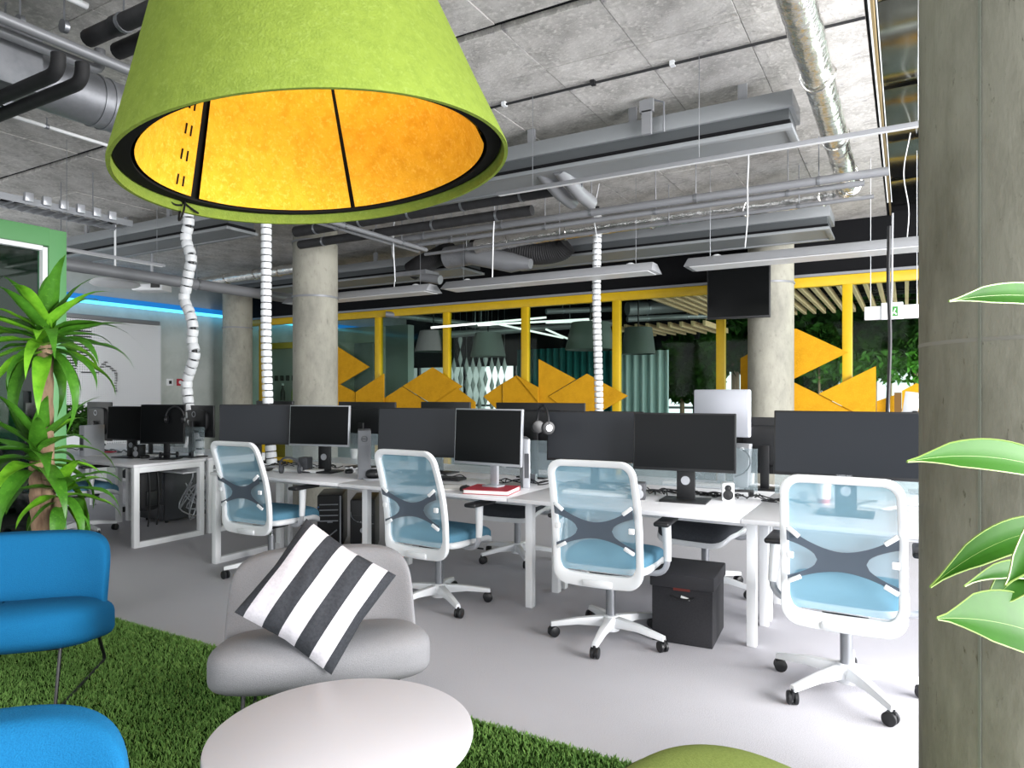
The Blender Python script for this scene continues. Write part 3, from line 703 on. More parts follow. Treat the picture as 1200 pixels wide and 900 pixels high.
p = at_z(376, 636, 0); tower('black computer tower with silver slats and chevron front under the desk', -4.56, 4.66, R(38), 'chevron', .46, .22)
tower('black computer tower with round silver badge under the desk, right of the slatted one', -4.17, 4.66, R(36), 'plain', .45, .21)
mat('slim_grey', '#6a6d72', .45)
def slim(label, u, v, d, h, rz, w=.09, logo=None):
    p = at_d(u, v, d); t = thing('slim_computer', label, 'computer', (p.x, p.y, DT), rz)
    B().box((0, 0, h/2), (w, .27, h)).build('case', SILVER if not logo else MATS['slim_grey'], t, bevel=.006)
    B().box((0, -.136, h*.45), (w*.6, .004, h*.5)).build('front_vent', DGREY if not logo else MATS['slim_grey'], t)
    if logo:
        B().lathe([(.019, 0), (.022, 0), (.022, .003), (.019, .003)], 24, close=True).build('badge_ring', BLACK, t, loc=(0, -.135, h*.83), rz=(PI/2, 0, 0))
        text(logo, .017, BLACK, t, (0, -.138, h*.83), (PI/2, 0, 0))
slim('slim grey desktop computer with oval badge, between two front row monitors', 427, 540, 5.2, .36, R(42), .095, 'DELL')
slim('slim silver desktop computer standing beside the far left monitor', 108, 520, 7.0, .31, R(20), .06)
slim('slim grey desktop computer behind the monitor on the red book', 615, 545, 4.75, .33, R(34), .05)

# ------------------------------------------------------------------ storage box
def sbox():
    t = thing('storage_box', 'black fabric storage box with lid on the carpet under the desk', 'box', (-1.08, 3.92, 0), R(4))
    B().box((0, 0, .17), (.33, .38, .34)).build('body', mat('black_felt_box', '#2a2a2e', .9, noise=[(120, '#222226', .4, .65)]), t, bevel=.006)
    B().box((0, 0, .345), (.35, .4, .075)).build('lid', mat('black_felt_lid', '#303034', .9), t, bevel=.008)
    B().tube([(-.06, -.192, .262), (-.02, -.194, .25), (.03, -.194, .25), (.07, -.192, .265)], .006).build('handle_slot', BLACK, t)
    B().box((.02, -.192, .258), (.05, .004, .012), Matrix.Rotation(R(14), 3, 'Y')).build('label_paper', PAPER, t)
    B().box((-.0, -.194, .305), (.09, .004, .02)).build('red_label', mat('dark_red_label', '#6a2a24', .8), t)
sbox()
def red_book():
    a = at_d(577, 573, 4.28); t = thing('red_book', 'red hardback book lying under the silver monitor stand', 'book', (MP[3].location.x+.01, MP[3].location.y+.03, DT+.001), R(12))
    B().box((0, 0, .015), (.29, .25, .022)).build('pages', PAPER, t)
    B().box((0, 0, .028), (.3, .26, .004)).build('cover', RED, t); B().box((0, 0, .002), (.3, .26, .004)).build('cover', RED, t); B().box((0, .129, .015), (.3, .004, .03)).build('spine', RED, t)
red_book()

# ------------------------------------------------------------------ headphones, keyboards, mice, cups, cables
def headset(label, loc, rz, lie=False, s=1, m=BLACK):
    t = thing('headphones', label, 'headphones', loc, rz if not isinstance(rz, tuple) else 0)
    if isinstance(rz, tuple): t.rotation_euler = rz
    B().tube([(.08*s*math.cos(a), 0, .1*s*math.sin(a)) for a in [PI*i/16 for i in range(17)]], .008, 8).build('headband', m, t)
    for k in (-1, 1):
        e = B().cyl((k*.085*s, 0, -.02), (k*.06*s, 0, -.02), .036*s, n=20).build('ear_cup', m, t, bevel=.006)
        B().cyl((k*.087*s, 0, -.02), (k*.09*s, 0, -.02), .018*s, n=16).build('silver_cap', SILVER, e)
p = at_d(636, 497, 4.28); headset('black headset with silver ear cap hanging on the corner of a grey lit monitor', p, R(-40), s=1.15)
p = at_d(866, 572, 4.2); headset('black headphones lying on the desk beside the silver computer', (p.x, p.y, DT+.04), (R(82), 0, R(20)))
p = at_d(205, 489, 6.5); headset('black headphones hanging on a far left monitor', p, R(40))
p = at_d(198, 532, 6.65); headset('black headphones with lime ear pad lying on the far left desk', (p.x, p.y, DT+.035), (R(80), 0, R(60)))
p = at_d(340, 541, 5.45); headset('black headphones with white band under the leftmost near monitors', (p.x, p.y, DT+.05), (R(35), 0, R(30)), m=DGREY)
def keyboard(label, u, v, rz, m=WHITE):
    p = at_z(u, v, DT+.01); t = thing('keyboard', label, 'keyboard', (p.x, p.y, DT), rz)
    B().box((0, 0, .008), (.43, .125, .014)).build('base', m, t, bevel=.004)
    kb = B()
    for r in range(5):
        for c in range(15): kb.box((-.2+.0285*c, -.045+.0225*r, .018), (.024, .018, .008))
    stuff(kb.build('keys', m if m is BLACK else PAPER, t, flat=True))
keyboard('white keyboard before the leftmost near monitors', 350, 551, R(8)); keyboard('white keyboard on the far left desk', 168, 534, R(10), SILVER)
keyboard('white keyboard behind the black monitor with wide stand column', 815, 568, R(3)); keyboard('black keyboard beside the monitor on the red book', 512, 560, R(6), BLACK)
keyboard('white keyboard seen through the back of the third blue chair', 700, 578, R(4))
keyboard('white keyboard beside the widest monitor, by the concrete column', 1078, 590, R(0))
def mouse(label, u, v, rz, m=BLACK):
    p = at_z(u, v, DT+.015); t = thing('mouse', label, 'mouse', (p.x, p.y, DT), rz)
    B().sup(.033, .058, .02, .7, .8, 24, 12, lambda q: (q[0], q[1], max(q[2], -.012)+.012), ).build('shell', m, t); B().cyl((-.004, .03, .026), (.004, .03, .026), .008).build('wheel', DGREY, t)
mouse('black mouse on the desk right of the leftmost white keyboard', 409, 552, R(40)); mouse('black mouse on the far left desk edge', 170, 535, R(30)); mouse('black computer mouse before the red book', 545, 572, R(20))
mouse('black mouse beside the slim silver computer', 118, 521, R(10))
def puck(u, v):
    p = at_z(u, v, DT+.01); t = thing('conference_speaker', 'black round gadget with pale rim on the desk edge behind the second blue chair', 'gadget', (p.x, p.y, DT))
    B().lathe([(0, 0), (.07, 0), (.072, .008), (.066, .012)], 28).build('base', SILVER, t); B().sup(.06, .05, .035, .8, 1, 28, 14, o=(0, 0, .04)).build('body', BLACK, t)
puck(437, 560)
def cup(label, u, v, h=.11, r=.038, m=PAPER, stripe=None):
    p = at_z(u, v, DT); t = thing('cup', label, 'cup', (p.x, p.y, DT))
    B().lathe([(0, 0), (r*.72, 0), (r, h), (r-.003, h), (r*.7, .005), (0, .005)], 28).build('wall', m, t)
    if stripe: B().lathe([(r*.725, .002), (r*.78, h*.2)], 28).build('stripe', stripe, t)
cup('white paper cup with red foot behind the nearest blue chair', 965, 590, .15, .045, PAPER, mat('dull_red', '#a85a58', .7)); cup('white mug on the desk beside the slim grey computer with badge', 415, 537, .09, .04)
cup('small white paper cup beside the far left monitor stand', 116, 516, .11, .045)
p = at_z(987, 602, DT); tag(B().box((p.x, p.y, DT+.006), (.12, .05, .012), R(4)).build('sticky_notes', YST, None), 'pale yellow sticky note pad on the desk behind the nearest blue chair', 'note pad')
p = at_z(490, 572, DT); 
def sheet(label, u, v, w, d, rz, name='paper_sheet'):
    p = at_z(u, v, DT+.002); t = tag(B().grid(5, 5, lambda i, j: V(((i-.5)*w, (j-.5)*d, .002+.004*math.sin(5*i)*j))).build(name, PAPER, None), label, 'paper'); t.location = (p.x, p.y, DT); t.rotation_euler = (0, 0, rz)
    s = t.modifiers.new('thickness', 'SOLIDIFY'); s.thickness = .001
sheet('white paper sheet on the desk left of the red book', 530, 571, .21, .29, R(30)); sheet('white papers on the far left desk', 125, 533, .2, .28, R(20)); sheet('white paper sheet beside the widest monitor, behind the nearest blue chair', 1030, 592, .21, .29, R(-20))
p = at_z(128, 531, DT); tag(B().box((p.x, p.y, DT+.014), (.12, .08, .012), R(15)).build('red_notebook', RED, None, bevel=.002), 'small red notebook on white papers on the far left desk', 'notebook')
def clutter(label, u, v, n, spread, m=BLACK, cat='cable', r=.004):
    b = B(); p = at_z(u, v, DT); rn = random.Random(u)
    for k in range(n):
        a = V((p.x+rn.uniform(-spread, spread), min(p.y+rn.uniform(-.1, .12), YM-.04), DT+r)); pts = [a]; h = rn.uniform(0, 6.3)
        for i in range(6):
            h += rn.uniform(-1.1, 1.1); q = pts[-1]+V((math.cos(h)*.06, math.sin(h)*.035, 0)); q.z = DT+r+rn.random()*.03; q.y = max(YF+.06, min(YM-.03, q.y)); pts.append(q)
        b.tube(smooth(pts, 4), r, 5)
    tag(stuff(b.build('cable_tangle', m, None)), label, cat)
clutter('tangle of black cables on the desk behind the second blue chair, left of the red book', 520, 552, 12, .22)
clutter('tangle of black cables around the black wide monitor stand', 765, 572, 12, .26); clutter('black cables under the leftmost near monitors', 345, 546, 9, .3)
clutter('white cables on the desk under the leftmost near monitors', 395, 550, 4, .2, WHITE); clutter('black cables beside the headphones by the silver computer', 850, 577, 9, .2)
clutter('black cables beside the widest monitor, right of the nearest headphones', 905, 588, 4, .08); clutter('black cables on the far left desk', 160, 527, 9, .4)
clutter('black cables on the desk beneath the grey lit monitor with headset', 650, 562, 8, .2)
def speaker(label, u, v, d, h, m=BLACK, w=.09, face=None):
    p = at_d(u, v, d); t = thing('desk_speaker', label, 'speaker', (p.x, p.y, DT), R(15))
    B().box((0, 0, h/2), (w, .09, h)).build('cabinet', m, t, bevel=.006)
    for z, r in ((.34, .03), (.72, .02)): B().lathe([(0, .004), (r*.4, .002), (r, 0), (r, -.006)], 20).build('driver', face or DGREY, t, loc=(0, -.046, h*z), rz=(PI/2, 0, 0))
speaker('small dark desk speaker with silver drivers beside the far left monitor stand', 163, 530, 6.75, .13, BLACK, .08, SILVER); speaker('small black desk speaker right of the leftmost near monitors', 358, 545, 5.55, .12, DGREY, .08)
speaker('white webcam box with dark round lens beside the silver computer', 853, 577, 4.1, .105, WHITE, .07, BLACK)
speaker('small dark desk speaker left of the wide monitor stand', 749, 560, 4.15, .1, DGREY, .08, SILVER)
# under-desk pieces
def pedestal(label, x, y, m, w=.4, h=.56):
    t = thing('drawer_pedestal', label, 'cabinet', (x, y, 0))
    B().box((0, 0, h/2+.03), (w, .5, h)).build('carcass', m, t, bevel=.004)
    for k in range(3):
        f = B().box((0, -.256, .03+h*(k+.5)/3), (w-.02, .014, h/3-.012)).build('drawer', m, t, bevel=.003); B().box((0, -.267, .03+h*(k+.8)/3), (.1, .01, .012)).build('handle', STEEL, f)
    for a in (-1, 1):
        for b in (-1, 1): B().cyl((a*w*.4, b*.2, 0), (a*w*.4, b*.2, .035), .018).build('foot', BLACK, t)
pedestal('dark grey drawer pedestal under the far left desk', -6.98, 4.72, DGREY, .42, .5)
def bag():
    t = thing('backpack', 'black bag hanging under the far left desk beside its loop frame', 'bag', (-6.2, 3.92, .27), R(10))
    B().sup(.07, .13, .2, .5, .6, 32, 18, o=(0, 0, .2)).build('body', mat('black_nylon', '#17181b', .7), t)
    for y in (-.05, .05): B().tube(bez([(.07, y, .36), (.1, y, .2), (.09, y, .0), (.06, y, -.14)], 10), .008).build('strap', BLACK, t)
    B().tube(bez([(0, -.03, .39), (0, 0, .46), (0, .03, .39)], 8), .008).build('handle', BLACK, t)
    B().box((.072, 0, .12), (.02, .16, .14)).build('pocket', BLACK, t, bevel=.01)
bag()
b = B(); rn = random.Random(3)
for k in range(13):
    y0 = rn.uniform(4.45, 4.75); b.tube(smooth([(-6.42+rn.uniform(-.05, .05), y0, .66), (-6.4+rn.uniform(-.1, .1), y0+rn.uniform(-.15, .15), .5), (-6.38+rn.uniform(-.12, .12), y0+rn.uniform(-.2, .2), .32+rn.uniform(-.1, .05)), (-6.4, y0+rn.uniform(-.2, .2), .18+rn.uniform(-.14, .1)), (-6.42, y0+rn.uniform(-.1, .1), .45)], 5), .007, 5)
tag(stuff(b.build('hanging_cables', SILVER, None)), 'loops of grey and white cables hanging under the far left desks', 'cable')
def tubelamp():
    pass
# white vertebra-like cable risers
SEG = {}
def riser(label, pts, pitch, r=.05):
    t = thing('cable_riser', label, 'cable riser'); path = smooth(pts, 8); L = [0]
    for a, b in zip(path, path[1:]): L.append(L[-1]+(b-a).length)
    if (r, pitch) not in SEG:
        SEG[(r, pitch)] = None
    n = int(L[-1]/pitch)
    for k in range(n):
        s = (k+.5)*pitch; i = max(j for j in range(len(L)-1) if L[j] <= s); f = (s-L[i])/max(1e-6, L[i+1]-L[i]); p = path[i].lerp(path[i+1], f); d = (path[i+1]-path[i]).normalized()
        if SEG[(r, pitch)] is None:
            h = pitch*.42; o = B().lathe([(r*.55, -h), (r*.93, -h), (r, -h*.6), (r, h*.6), (r*.93, h), (r*.55, h)], 16).build('segment', WHITE, t); SEG[(r, pitch)] = o.data
        else: o = link('segment', SEG[(r, pitch)], t)
        o.location = p; q = V((0, 0, 1)).rotation_difference(d if d.z > 0 else -d); o.rotation_euler = q.to_euler()
    B().tube(path, r*.5, 8).build('cable_core', BLACK, t)
px = [(232, 534), (233, 520), (230, 505), (226, 494), (222, 480), (220, 465), (219, 447), (224, 431), (228, 414), (225, 400), (226, 385), (223, 369), (216, 351), (218, 338), (221, 320), (224, 302), (218, 280), (221, 262), (220, 247)]
pp = [at_y(u, v, 4.43) for u, v in px]; pp[0].z = DT; riser('wavy white cable riser dropping from the ceiling to the far left desks', pp+[V((pp[-1].x, 4.43, ZC))], .08, .055)
pp = [at_y(u, v, 4.22) for u, v in ((319, 546), (317, 522), (314, 470), (312, 400), (312, 320), (312, 255))]; pp[0].z = DT; riser('straight white cable riser left of the thick concrete column', pp+[V((pp[-1].x, 4.22, ZC))], .06, .046)
pp = [at_y(u, v, 7.3) for u, v in ((702, 480), (701, 430), (699, 350), (700, 270))]; pp = [V((pp[0].x, 7.3, DT))]+pp; riser('straight white cable riser further back, above the grey lit monitor with headset', pp+[V((pp[-1].x, 7.3, ZC))], .065, .05)
# ------------------------------------------------------------------ yellow felt panels on the glazed wall
TRI = [([(386, 400), (433, 430), (386, 458)], 'beside the thick concrete column, pointing right'),
       ([(384, 443), (417, 460), (417, 486), (384, 486)], 'low beside the thick concrete column, under the right-pointing one'),
       ([(417.4, 459.5), (450, 438), (450, 486), (417.4, 486)], 'with pale upright right edge, left of the wide peaked ones'),
       ([(447, 469), (472, 453), (505, 474), (505, 488), (447, 488)], 'low peaked, behind the second blue chair monitor'),
       ([(472.5, 452.5), (507, 430.5), (542, 453), (508, 474)], 'wide peaked, in front of the diamond garlands'),
       ([(508, 474), (536, 455), (557, 471), (557, 488), (508, 488)], 'low, right of the wide peaked one before the garlands'),
       ([(567, 464.5), (588.6, 449.5), (588.6, 486)], 'small left-pointing, right of the garlands'),
       ([(589.6, 449), (605, 440), (632, 472), (632, 486), (589.6, 486)], 'peaked, above the monitor on the red book'),
       ([(605.5, 440), (631, 454), (631, 471)], 'thin sliver between two taller ones'),
       ([(631.6, 421), (675, 444.5), (643, 464), (660, 478), (660, 486), (631.6, 486)], 'tall with upright left edge, highest of the middle ones'),
       ([(643.5, 464.5), (688, 438), (700, 445), (736, 464), (706, 481), (706, 486), (672, 486)], 'pointing right across a mullion, behind the straight cable riser'),
       ([(868, 420), (882, 412), (882, 486), (868, 486)], 'narrow stand-in for a reflection, left of the right-hand concrete column'),  # yellow reflection in the glass, modelled as a solid panel
       ([(920, 384), (934, 385.5), (994, 413), (920, 449)], 'big right-pointing, right of the white concrete column'),
       ([(920, 443), (959, 462), (1000, 483), (1000, 490), (920, 490)], 'low sloping, above the widest monitor'),
       ([(959.5, 461.5), (1026.5, 429), (1026.5, 490), (1001, 490), (1001, 483)], 'with bright upright right edge, above the widest monitor'),
       ([(1027.5, 470), (1048, 463), (1048, 490), (1027.5, 490)], 'small low one left of the brown board'),
       ([(1057, 458), (1074, 449), (1100, 461), (1100, 490), (1057, 490)], 'peaked, rightmost, beside the near concrete column')]
for k, (pl, d) in enumerate(TRI):
    y = YB-.075-.028*(k % 3); q = [at_y(u, v, y) for u, v in pl]
    c = sum(q, V())/len(q); o = B().prism([(p.x-c.x, p.z-c.z) for p in q], -.014, .012).build('felt_panel', YELP, None, flat=True); o.location = (c.x, y, c.z)
    tag(o, 'yellow felt wall panel, '+d, 'wall panel', 'yellow felt panels')
a, b = at_y(1048, 460, 9.2), at_y(1056.5, 490, 9.2)
tag(B().box(((a+b)/2), (b.x-a.x, .04, a.z-b.z)).build('brown_board', BROWN, None), 'dark brown upright board between yellow panels near the column', 'board')
a = at_d(1068, 475, 6.2); t = thing('display_on_arm', 'white panel on a black bracket above the rightmost monitor, near the column', 'lamp', a, R(-20))  # back of a white display on a monitor arm, gives no light
B().box((0, 0, .02), (.12, .03, .2), Matrix.Rotation(R(8), 3, 'Y')).build('white_panel', WHITE, t, bevel=.004); B().tube([(.02, -.02, -.06), (.08, -.02, -.05), (.1, -.02, -.3)], .012, 6).build('bracket', BLACK, t)

# ------------------------------------------------------------------ hanging screen
def tv():
    a, b = at_y(829, 314, 8.5), at_y(903.5, 309, 8.5); W = (b.x-a.x)*.98; t = thing('wall_television', 'black flat television mounted high before the right-hand concrete column', 'television', ((a.x+b.x)/2, 8.5, 2.61), R(5))
    B().box((0, 0, 0), (W, .06, .69)).build('case', BLACK, t, bevel=.008); B().box((0, -.032, .006), (W-.03, .004, .655)).build('screen', mat('gloss_black_screen', '#050607', .2, spec=.2), t, flat=True)
    B().box((.12, .13, 0), (.05, .24, .06)).build('arm', BLACKM, t); B().box((.1, .04, 0), (.3, .04, .3)).build('mount', BLACKM, t)
tv()

# ------------------------------------------------------------------ ceiling services
def chilled(label, x0, x1, y0, y1, z0, z1):
    t = thing('chilled_beam', label, 'air conditioning', ((x0+x1)/2, (y0+y1)/2, z0)); L = x1-x0; w = y1-y0; h = z1-z0
    B().box((0, 0, h*.78), (L, w*.92, h*.44)).build('upper_casing', BEAM, t, bevel=.004)
    B().box((0, 0, h*.42), (L*.985, w*.8, h*.3)).build('recess', BEAMD, t)
    B().box((0, 0, h*.2), (L*.99, w*.9, h*.1)).build('slot', SOFFIT, t)
    f = B()
    for s in (-1, 1): f.box((0, s*(w/2-.025), h*.06), (L, .05, h*.12)); f.box((s*(L/2-.025), 0, h*.06), (.05, w-.1, h*.12))
    f.build('lower_rim', BEAM, t, bevel=.003)
    B().box((0, 0, h*.08), (L-.1, w-.1, h*.06)).build('face_plate', BEAM, t)
    for k in (-.36, -.1, .16, .4):
        hg = B(); hg.box((k*L, -w*.3, h+.06), (.06, .03, .16)); hg.cyl((k*L, -w*.3, h), (k*L, -w*.3, ZC-z0), .006, n=6); hg.cyl((k*L, w*.3, h*.9), (k*L, w*.3, ZC-z0), .006, n=6)
        stuff(hg.build('hanger', GREYM, t))
chilled('grey chilled ceiling beam right of the green lamp', -3.95, -.65, 4.83, 5.24, 3.12, 3.38)
chilled('grey chilled ceiling beam further back, above the hanging television', -4.6, -.68, 7.7, 8.3, 3.05, 3.3)
chilled('grey chilled ceiling beam at the left, above the pegboard wall', -9.5, -6.25, 4.83, 5.24, 3.12, 3.38)
chilled('grey chilled ceiling beam in the top left corner', -6.4, -2.9, .83, 1.24, 2.7, 2.95)
chilled('grey chilled ceiling beam far back left, behind the thick column', -9.9, -5.2, 7.7, 8.3, 3.05, 3.3)

def pipe(label, pts, r, m, name='ceiling_pipe', cat='pipe', n=12, clamps=0, rod=True, group=None):
    t = thing(name, label, cat, (0, 0, 0), 0, group); B().tube(pts, r, n).build('pipe', m, t)
    a, b = V(pts[0]), V(pts[-1])
    for k in range(clamps):
        p = a.lerp(b, (k+.5)/clamps); d = (b-a).normalized()
        c = B(); c.cyl(p-d*.012, p+d*.012, r+.006, n=n)
        if rod and ZC-p.z > .05: c.cyl(p, (p.x, p.y, ZC), .005, n=6)
        c.build('clamp', STEEL, t)
    return t
def foil(label, pts, r, wraps=10):
    t = thing('foil_duct', label, 'duct'); P = smooth(pts, 26); rn = random.Random(5)
    B().tube(P, [r*(1+rn.uniform(-.035, .035)) for _ in P], 20).build('foil_jacket', FOIL, t, angle=60)
    for k in range(wraps):
        i = int((k+.7)*len(P)/(wraps+.5)); i = min(i, len(P)-2); a = P[i]; d = (P[i+1]-a).normalized(); b = B()
        ex = d.orthogonal().normalized(); ey = d.cross(ex)
        b.tube([a+(ex*math.cos(q)+ey*math.sin(q))*(r*1.05+rn.uniform(0, .008))+d*.02*math.sin(q*2+k) for q in [2*PI*j/18 for j in range(18)]], .007, 5, True); b.build('tape_band', FOIL, t)
    return t
foil('shiny foil-wrapped round duct running back, bending left above the television', [(-.46, 1.2, 3.28), (-.46, 3, 3.28), (-.46, 5, 3.28), (-.46, 6.6, 3.28), (-.47, 7.05, 3.27), (-.75, 7.16, 3.25), (-2, 7.16, 3.24), (-3.6, 7.16, 3.22), (-4.6, 7.16, 3.18)], .088, 12)
foil('thin foil-wrapped pipe behind the wavy cable riser', [(-10.4, 7.16, 3.16), (-8.6, 7.16, 3.18), (-7.2, 7.16, 3.2)], .07, 5)
pipe('long grey sprinkler pipe across the ceiling behind the foil duct', [(-5.2, 6.2, 3.13), (-.12, 6.2, 3.13)], .035, PIPEG, clamps=5)
pipe('second grey pipe just behind the long sprinkler pipe', [(-5.0, 6.34, 3.08), (-.3, 6.34, 3.1)], .025, PIPEG, clamps=4)
pipe('thin grey pipe below the sprinkler pipes, above the foil duct', [(-5.2, 6.9, 3.1), (-.25, 6.9, 3.12)], .02, PIPEG, clamps=4)
pipe('dark insulated pipe running along behind the green lamp', [(-6.0, 5.55, 3.2), (-2.75, 5.55, 3.2)], .06, INSUL, clamps=5)
pipe('second dark insulated pipe behind the green lamp', [(-6.2, 5.8, 3.12), (-3.1, 5.8, 3.12)], .05, INSUL, clamps=4)
t = pipe('black conduit clipped along the concrete ceiling', [(-4.2, 4.34, 3.485), (-.2, 4.34, 3.485)], .009, BLACK, 'conduit', 'conduit', 6)
for x in (-1.3, -1.85, -2.55, -3.1): B().box((x, 4.34, 3.487), (.03, .04, .03)).build('clip', WHITE if x in (-1.3, -2.55) else BLACK, t)
# white light trunking across the front
def rail(label, x0, x1, y, z, m=mat('rail_grey', '#7e8084', .4)):
    t = thing('light_rail', label, 'light', ((x0+x1)/2, y, z)); L = x1-x0
    B().box((0, 0, 0), (L, .035, .026)).build('housing', m, t, bevel=.004); B().box((0, 0, -.014), (L-.04, .022, .004)).build('diffuser', LAMPW, t)
    for k in (-.4, 0, .4): B().cyl((k*L, 0, .02), (k*L, 0, ZC-z), .0025, n=5).build('wire', STEEL, t)
rail('long white light rail in front of the foil duct, ending at the near column', -2.6, .35, 4.32, 2.83)
t = thing('light_rail', 'short white light bar hanging at the left below the chilled beam', 'light', (-6.1, 3.55, 2.58))
B().box((0, 0, 0), (.035, .95, .028)).build('housing', MATS['rail_grey'], t, bevel=.004); B().box((0, 0, -.015), (.022, .9, .004)).build('diffuser', LAMPW, t)
for y in (-.4, .4): B().cyl((0, y, .02), (0, y, ZC-2.58), .0025, n=5).build('wire', STEEL, t)
def linear(label, x0, x1, y, z):
    t = thing('linear_light', label, 'light', ((x0+x1)/2, y, z)); L = x1-x0
    B().add([(-L/2, -.07, .06), (L/2, -.07, .06), (L/2, .07, .06), (-L/2, .07, .06), (-L/2-.02, -.16, -.03), (L/2+.02, -.16, -.03), (L/2+.02, .16, -.03), (-L/2-.02, .16, -.03)], [(0, 1, 2, 3), (4, 7, 6, 5), (0, 4, 5, 1), (1, 5, 6, 2), (2, 6, 7, 3), (3, 7, 4, 0)]).build('housing', mat('lamp_housing_%d' % int(L*100+x0*10), '#94969a', .4), t, bevel=.005)
    B().box((0, 0, -.033), (L-.06, .26, .006)).build('diffuser', LAMPW, t)
    for s in (-1, 1): B().sup(.05, .05, .03, 1, 1, 16, 8, o=(s*(L/2-.25), 0, .055)).build('sensor', WHITE, t)
    for k in (-.42, .42): B().cyl((k*L, 0, .06), (k*L, 0, ZC-z), .0025, n=5).build('wire', STEEL, t)
    B().tube(smooth([(.25*L, 0, .06), (.255*L, 0, .3), (.24*L, -.02, .6), (.26*L, 0, ZC-z)], 6), .004, 6).build('power_cable', WHITE, t)
linear('white linear ceiling light behind the hanging television, ending at the near column', -1.78, .6, 6.5, 2.58)
linear('white linear ceiling light in the middle, right of the green lamp', -4.55, -2.12, 6.5, 2.58)
linear('white linear ceiling light behind the thick concrete column', -7.1, -4.78, 6.5, 2.58)
def cable(label, pts, r=.006, m=WHITE):
    tag(B().tube(smooth(pts, 8), r, 6).build('hanging_cable', m, None), label, 'cable')
cable('white cable curving down from the grey chilled beam past a light rail', [at_y(u, v, 5.3+(v-159)*.0088) for u, v in ((852, 161), (866, 159), (874, 166), (877, 185), (876, 215), (876, 255), (873, 290))])
a = [at_y(u, v, 5.9) for u, v in ((570, 215), (579, 236), (578, 280), (577, 325))]; cable('white cable hanging right of the green lamp rim', a)
a = [at_y(u, v, 6.0) for u, v in ((463, 245), (461, 280), (463, 330))]; cable('white cable hanging below the green lamp rim', a)
a = [at_y(u, v, 6.0) for u, v in ((1042, 265), (1041, 330), (1043, 400), (1040, 484))]; cable('thick black cable hanging by the exit sign to the desks', a, .014, BLACK)
a = [at_y(u, v, 6.1) for u, v in ((1046, 250), (1045, 340), (1043, 400), (1041.5, 484))]; cable('grey cable hanging beside the thick black one', a, .007, SILVER)
a = [(-.2, 3.2, 3.46), (-.17, 4.1, 3.44), (-.14, 4.55, 3.4)]; 
ep = [V((-.15+.75*(.5-.5*math.cos(q)), 3.95+.11*math.sin(q), 3.42)) for q in [2*PI*i/40 for i in range(40)]]
tag(B().tube(ep, .011, 8, True).build('cable_loop', BLACK, None), 'black cable loop hanging at the slab edge in the upper right', 'cable')
# brackets on the chilled beam
t = thing('bracket', 'grey steel bracket holding the chilled beam near the ceiling middle', 'bracket', (-1.62, 4.78, 3.3)); B().box((0, 0, .02), (.07, .03, .17)).build('plate', GREYM, t); B().box((0, 0, .14), (.1, .03, .09)).build('clip', GREYM, t); B().tube([(.03, .02, .19), (.12, .02, .15), (.12, .02, -.06)], .008, 5).build('rod', STEEL, t)
# crossing pipes at the middle
for k, (x, d) in enumerate(((-5.0, 'left'), (-4.88, 'right'))):
    pipe('grey pipe crossing under the ceiling behind the green lamp, %s of two' % d, [(x, 4.7, 3.05), (x, 6.5, 3.05)], .025, PIPEG, clamps=2)
for k, (u, d) in enumerate(((668, 'left'), (690, 'right'))):
    p = at_y(u, 236, 5.55); pipe('short grey pipe stub under the slab above the light rail, %s of two' % d, [(p.x-.0, 4.95, p.z+.12), (p.x, 5.35, p.z+.02), (p.x, 5.6, p.z)], .06, PIPEG, clamps=1)
# flexible hose with its distribution box
def corr(name, pts, r, m, par, k=7):
    P = smooth(pts, 10); Q = []; rs = []
    for a, b in zip(P, P[1:]):
        Q += [a, a.lerp(b, .5)]; rs += [r, r*.86]
    B().tube(Q, rs, 16).build(name, m, par, angle=80)
t = thing('flexible_duct', 'dark corrugated air hose with grey junction in the middle of the ceiling', 'duct')
y = 7.45
corr('hose', [at_y(u, v, y) for u, v in ((482, 318), (492, 311), (505, 305), (522, 297), (530, 296))], .13, INSUL, t)
corr('hose', [at_y(u, v, y) for u, v in ((556, 293), (580, 292), (605, 294), (632, 296), (655, 292), (664, 284))], .15, INSUL, t)
B().tube([at_y(u, v, y-.1) for u, v in ((524, 302), (560, 296))], .14, 20).build('junction', DUCTG, t)
B().tube([at_y(u, v, y-.15) for u, v in ((552, 298), (600, 308), (622, 309))], [.13, .12, .06], 20).build('reducer', PIPEG, t)
a = at_y(489, 322, y); B().box(a, (.5, .3, .06)).build('diffuser_box', DUCTG, t); B().tube([at_y(495, 325, y-.1), at_y(516, 328, y-.1)], .06, 14).build('spigot', PIPEG, t)
# left ceiling services
pipe('long grey round duct running back along the left ceiling', [(-7.4, 3.0, 2.68), (-7.4, 7.6, 2.68)], .065, PIPEG, clamps=3)
for lab, x, z, y1 in (('upper of two', -3.77, 3.18, 2.3), ('lower of two', -3.92, 3.18, 2.12)):
    pipe('thin grey pipe at the top left turning up, %s' % lab, bez([(x, .6, z), (x, 1.5, z), (x, y1, z)], 6)+bez([(x, y1+.03, z), (x, y1+.08, z), (x, y1+.08, z+.05)], 4)[1:]+[(x, y1+.08, z+.12)], .028, PIPEG, clamps=2)
for lab, y in (('upper of two', 2.26), ('lower of two', 2.1)):
    t = pipe('fat dark insulated pipe beside the top of the green lamp, %s' % lab, [(-3.85, y, 3.3), (-1.9, y, 3.3)], .045, INSUL, clamps=3)
    for x in (-3.6, -3.1): B().cyl((x, y, 3.3), (x+.06, y, 3.3), .05, n=16).build('sleeve', BLACK, t)
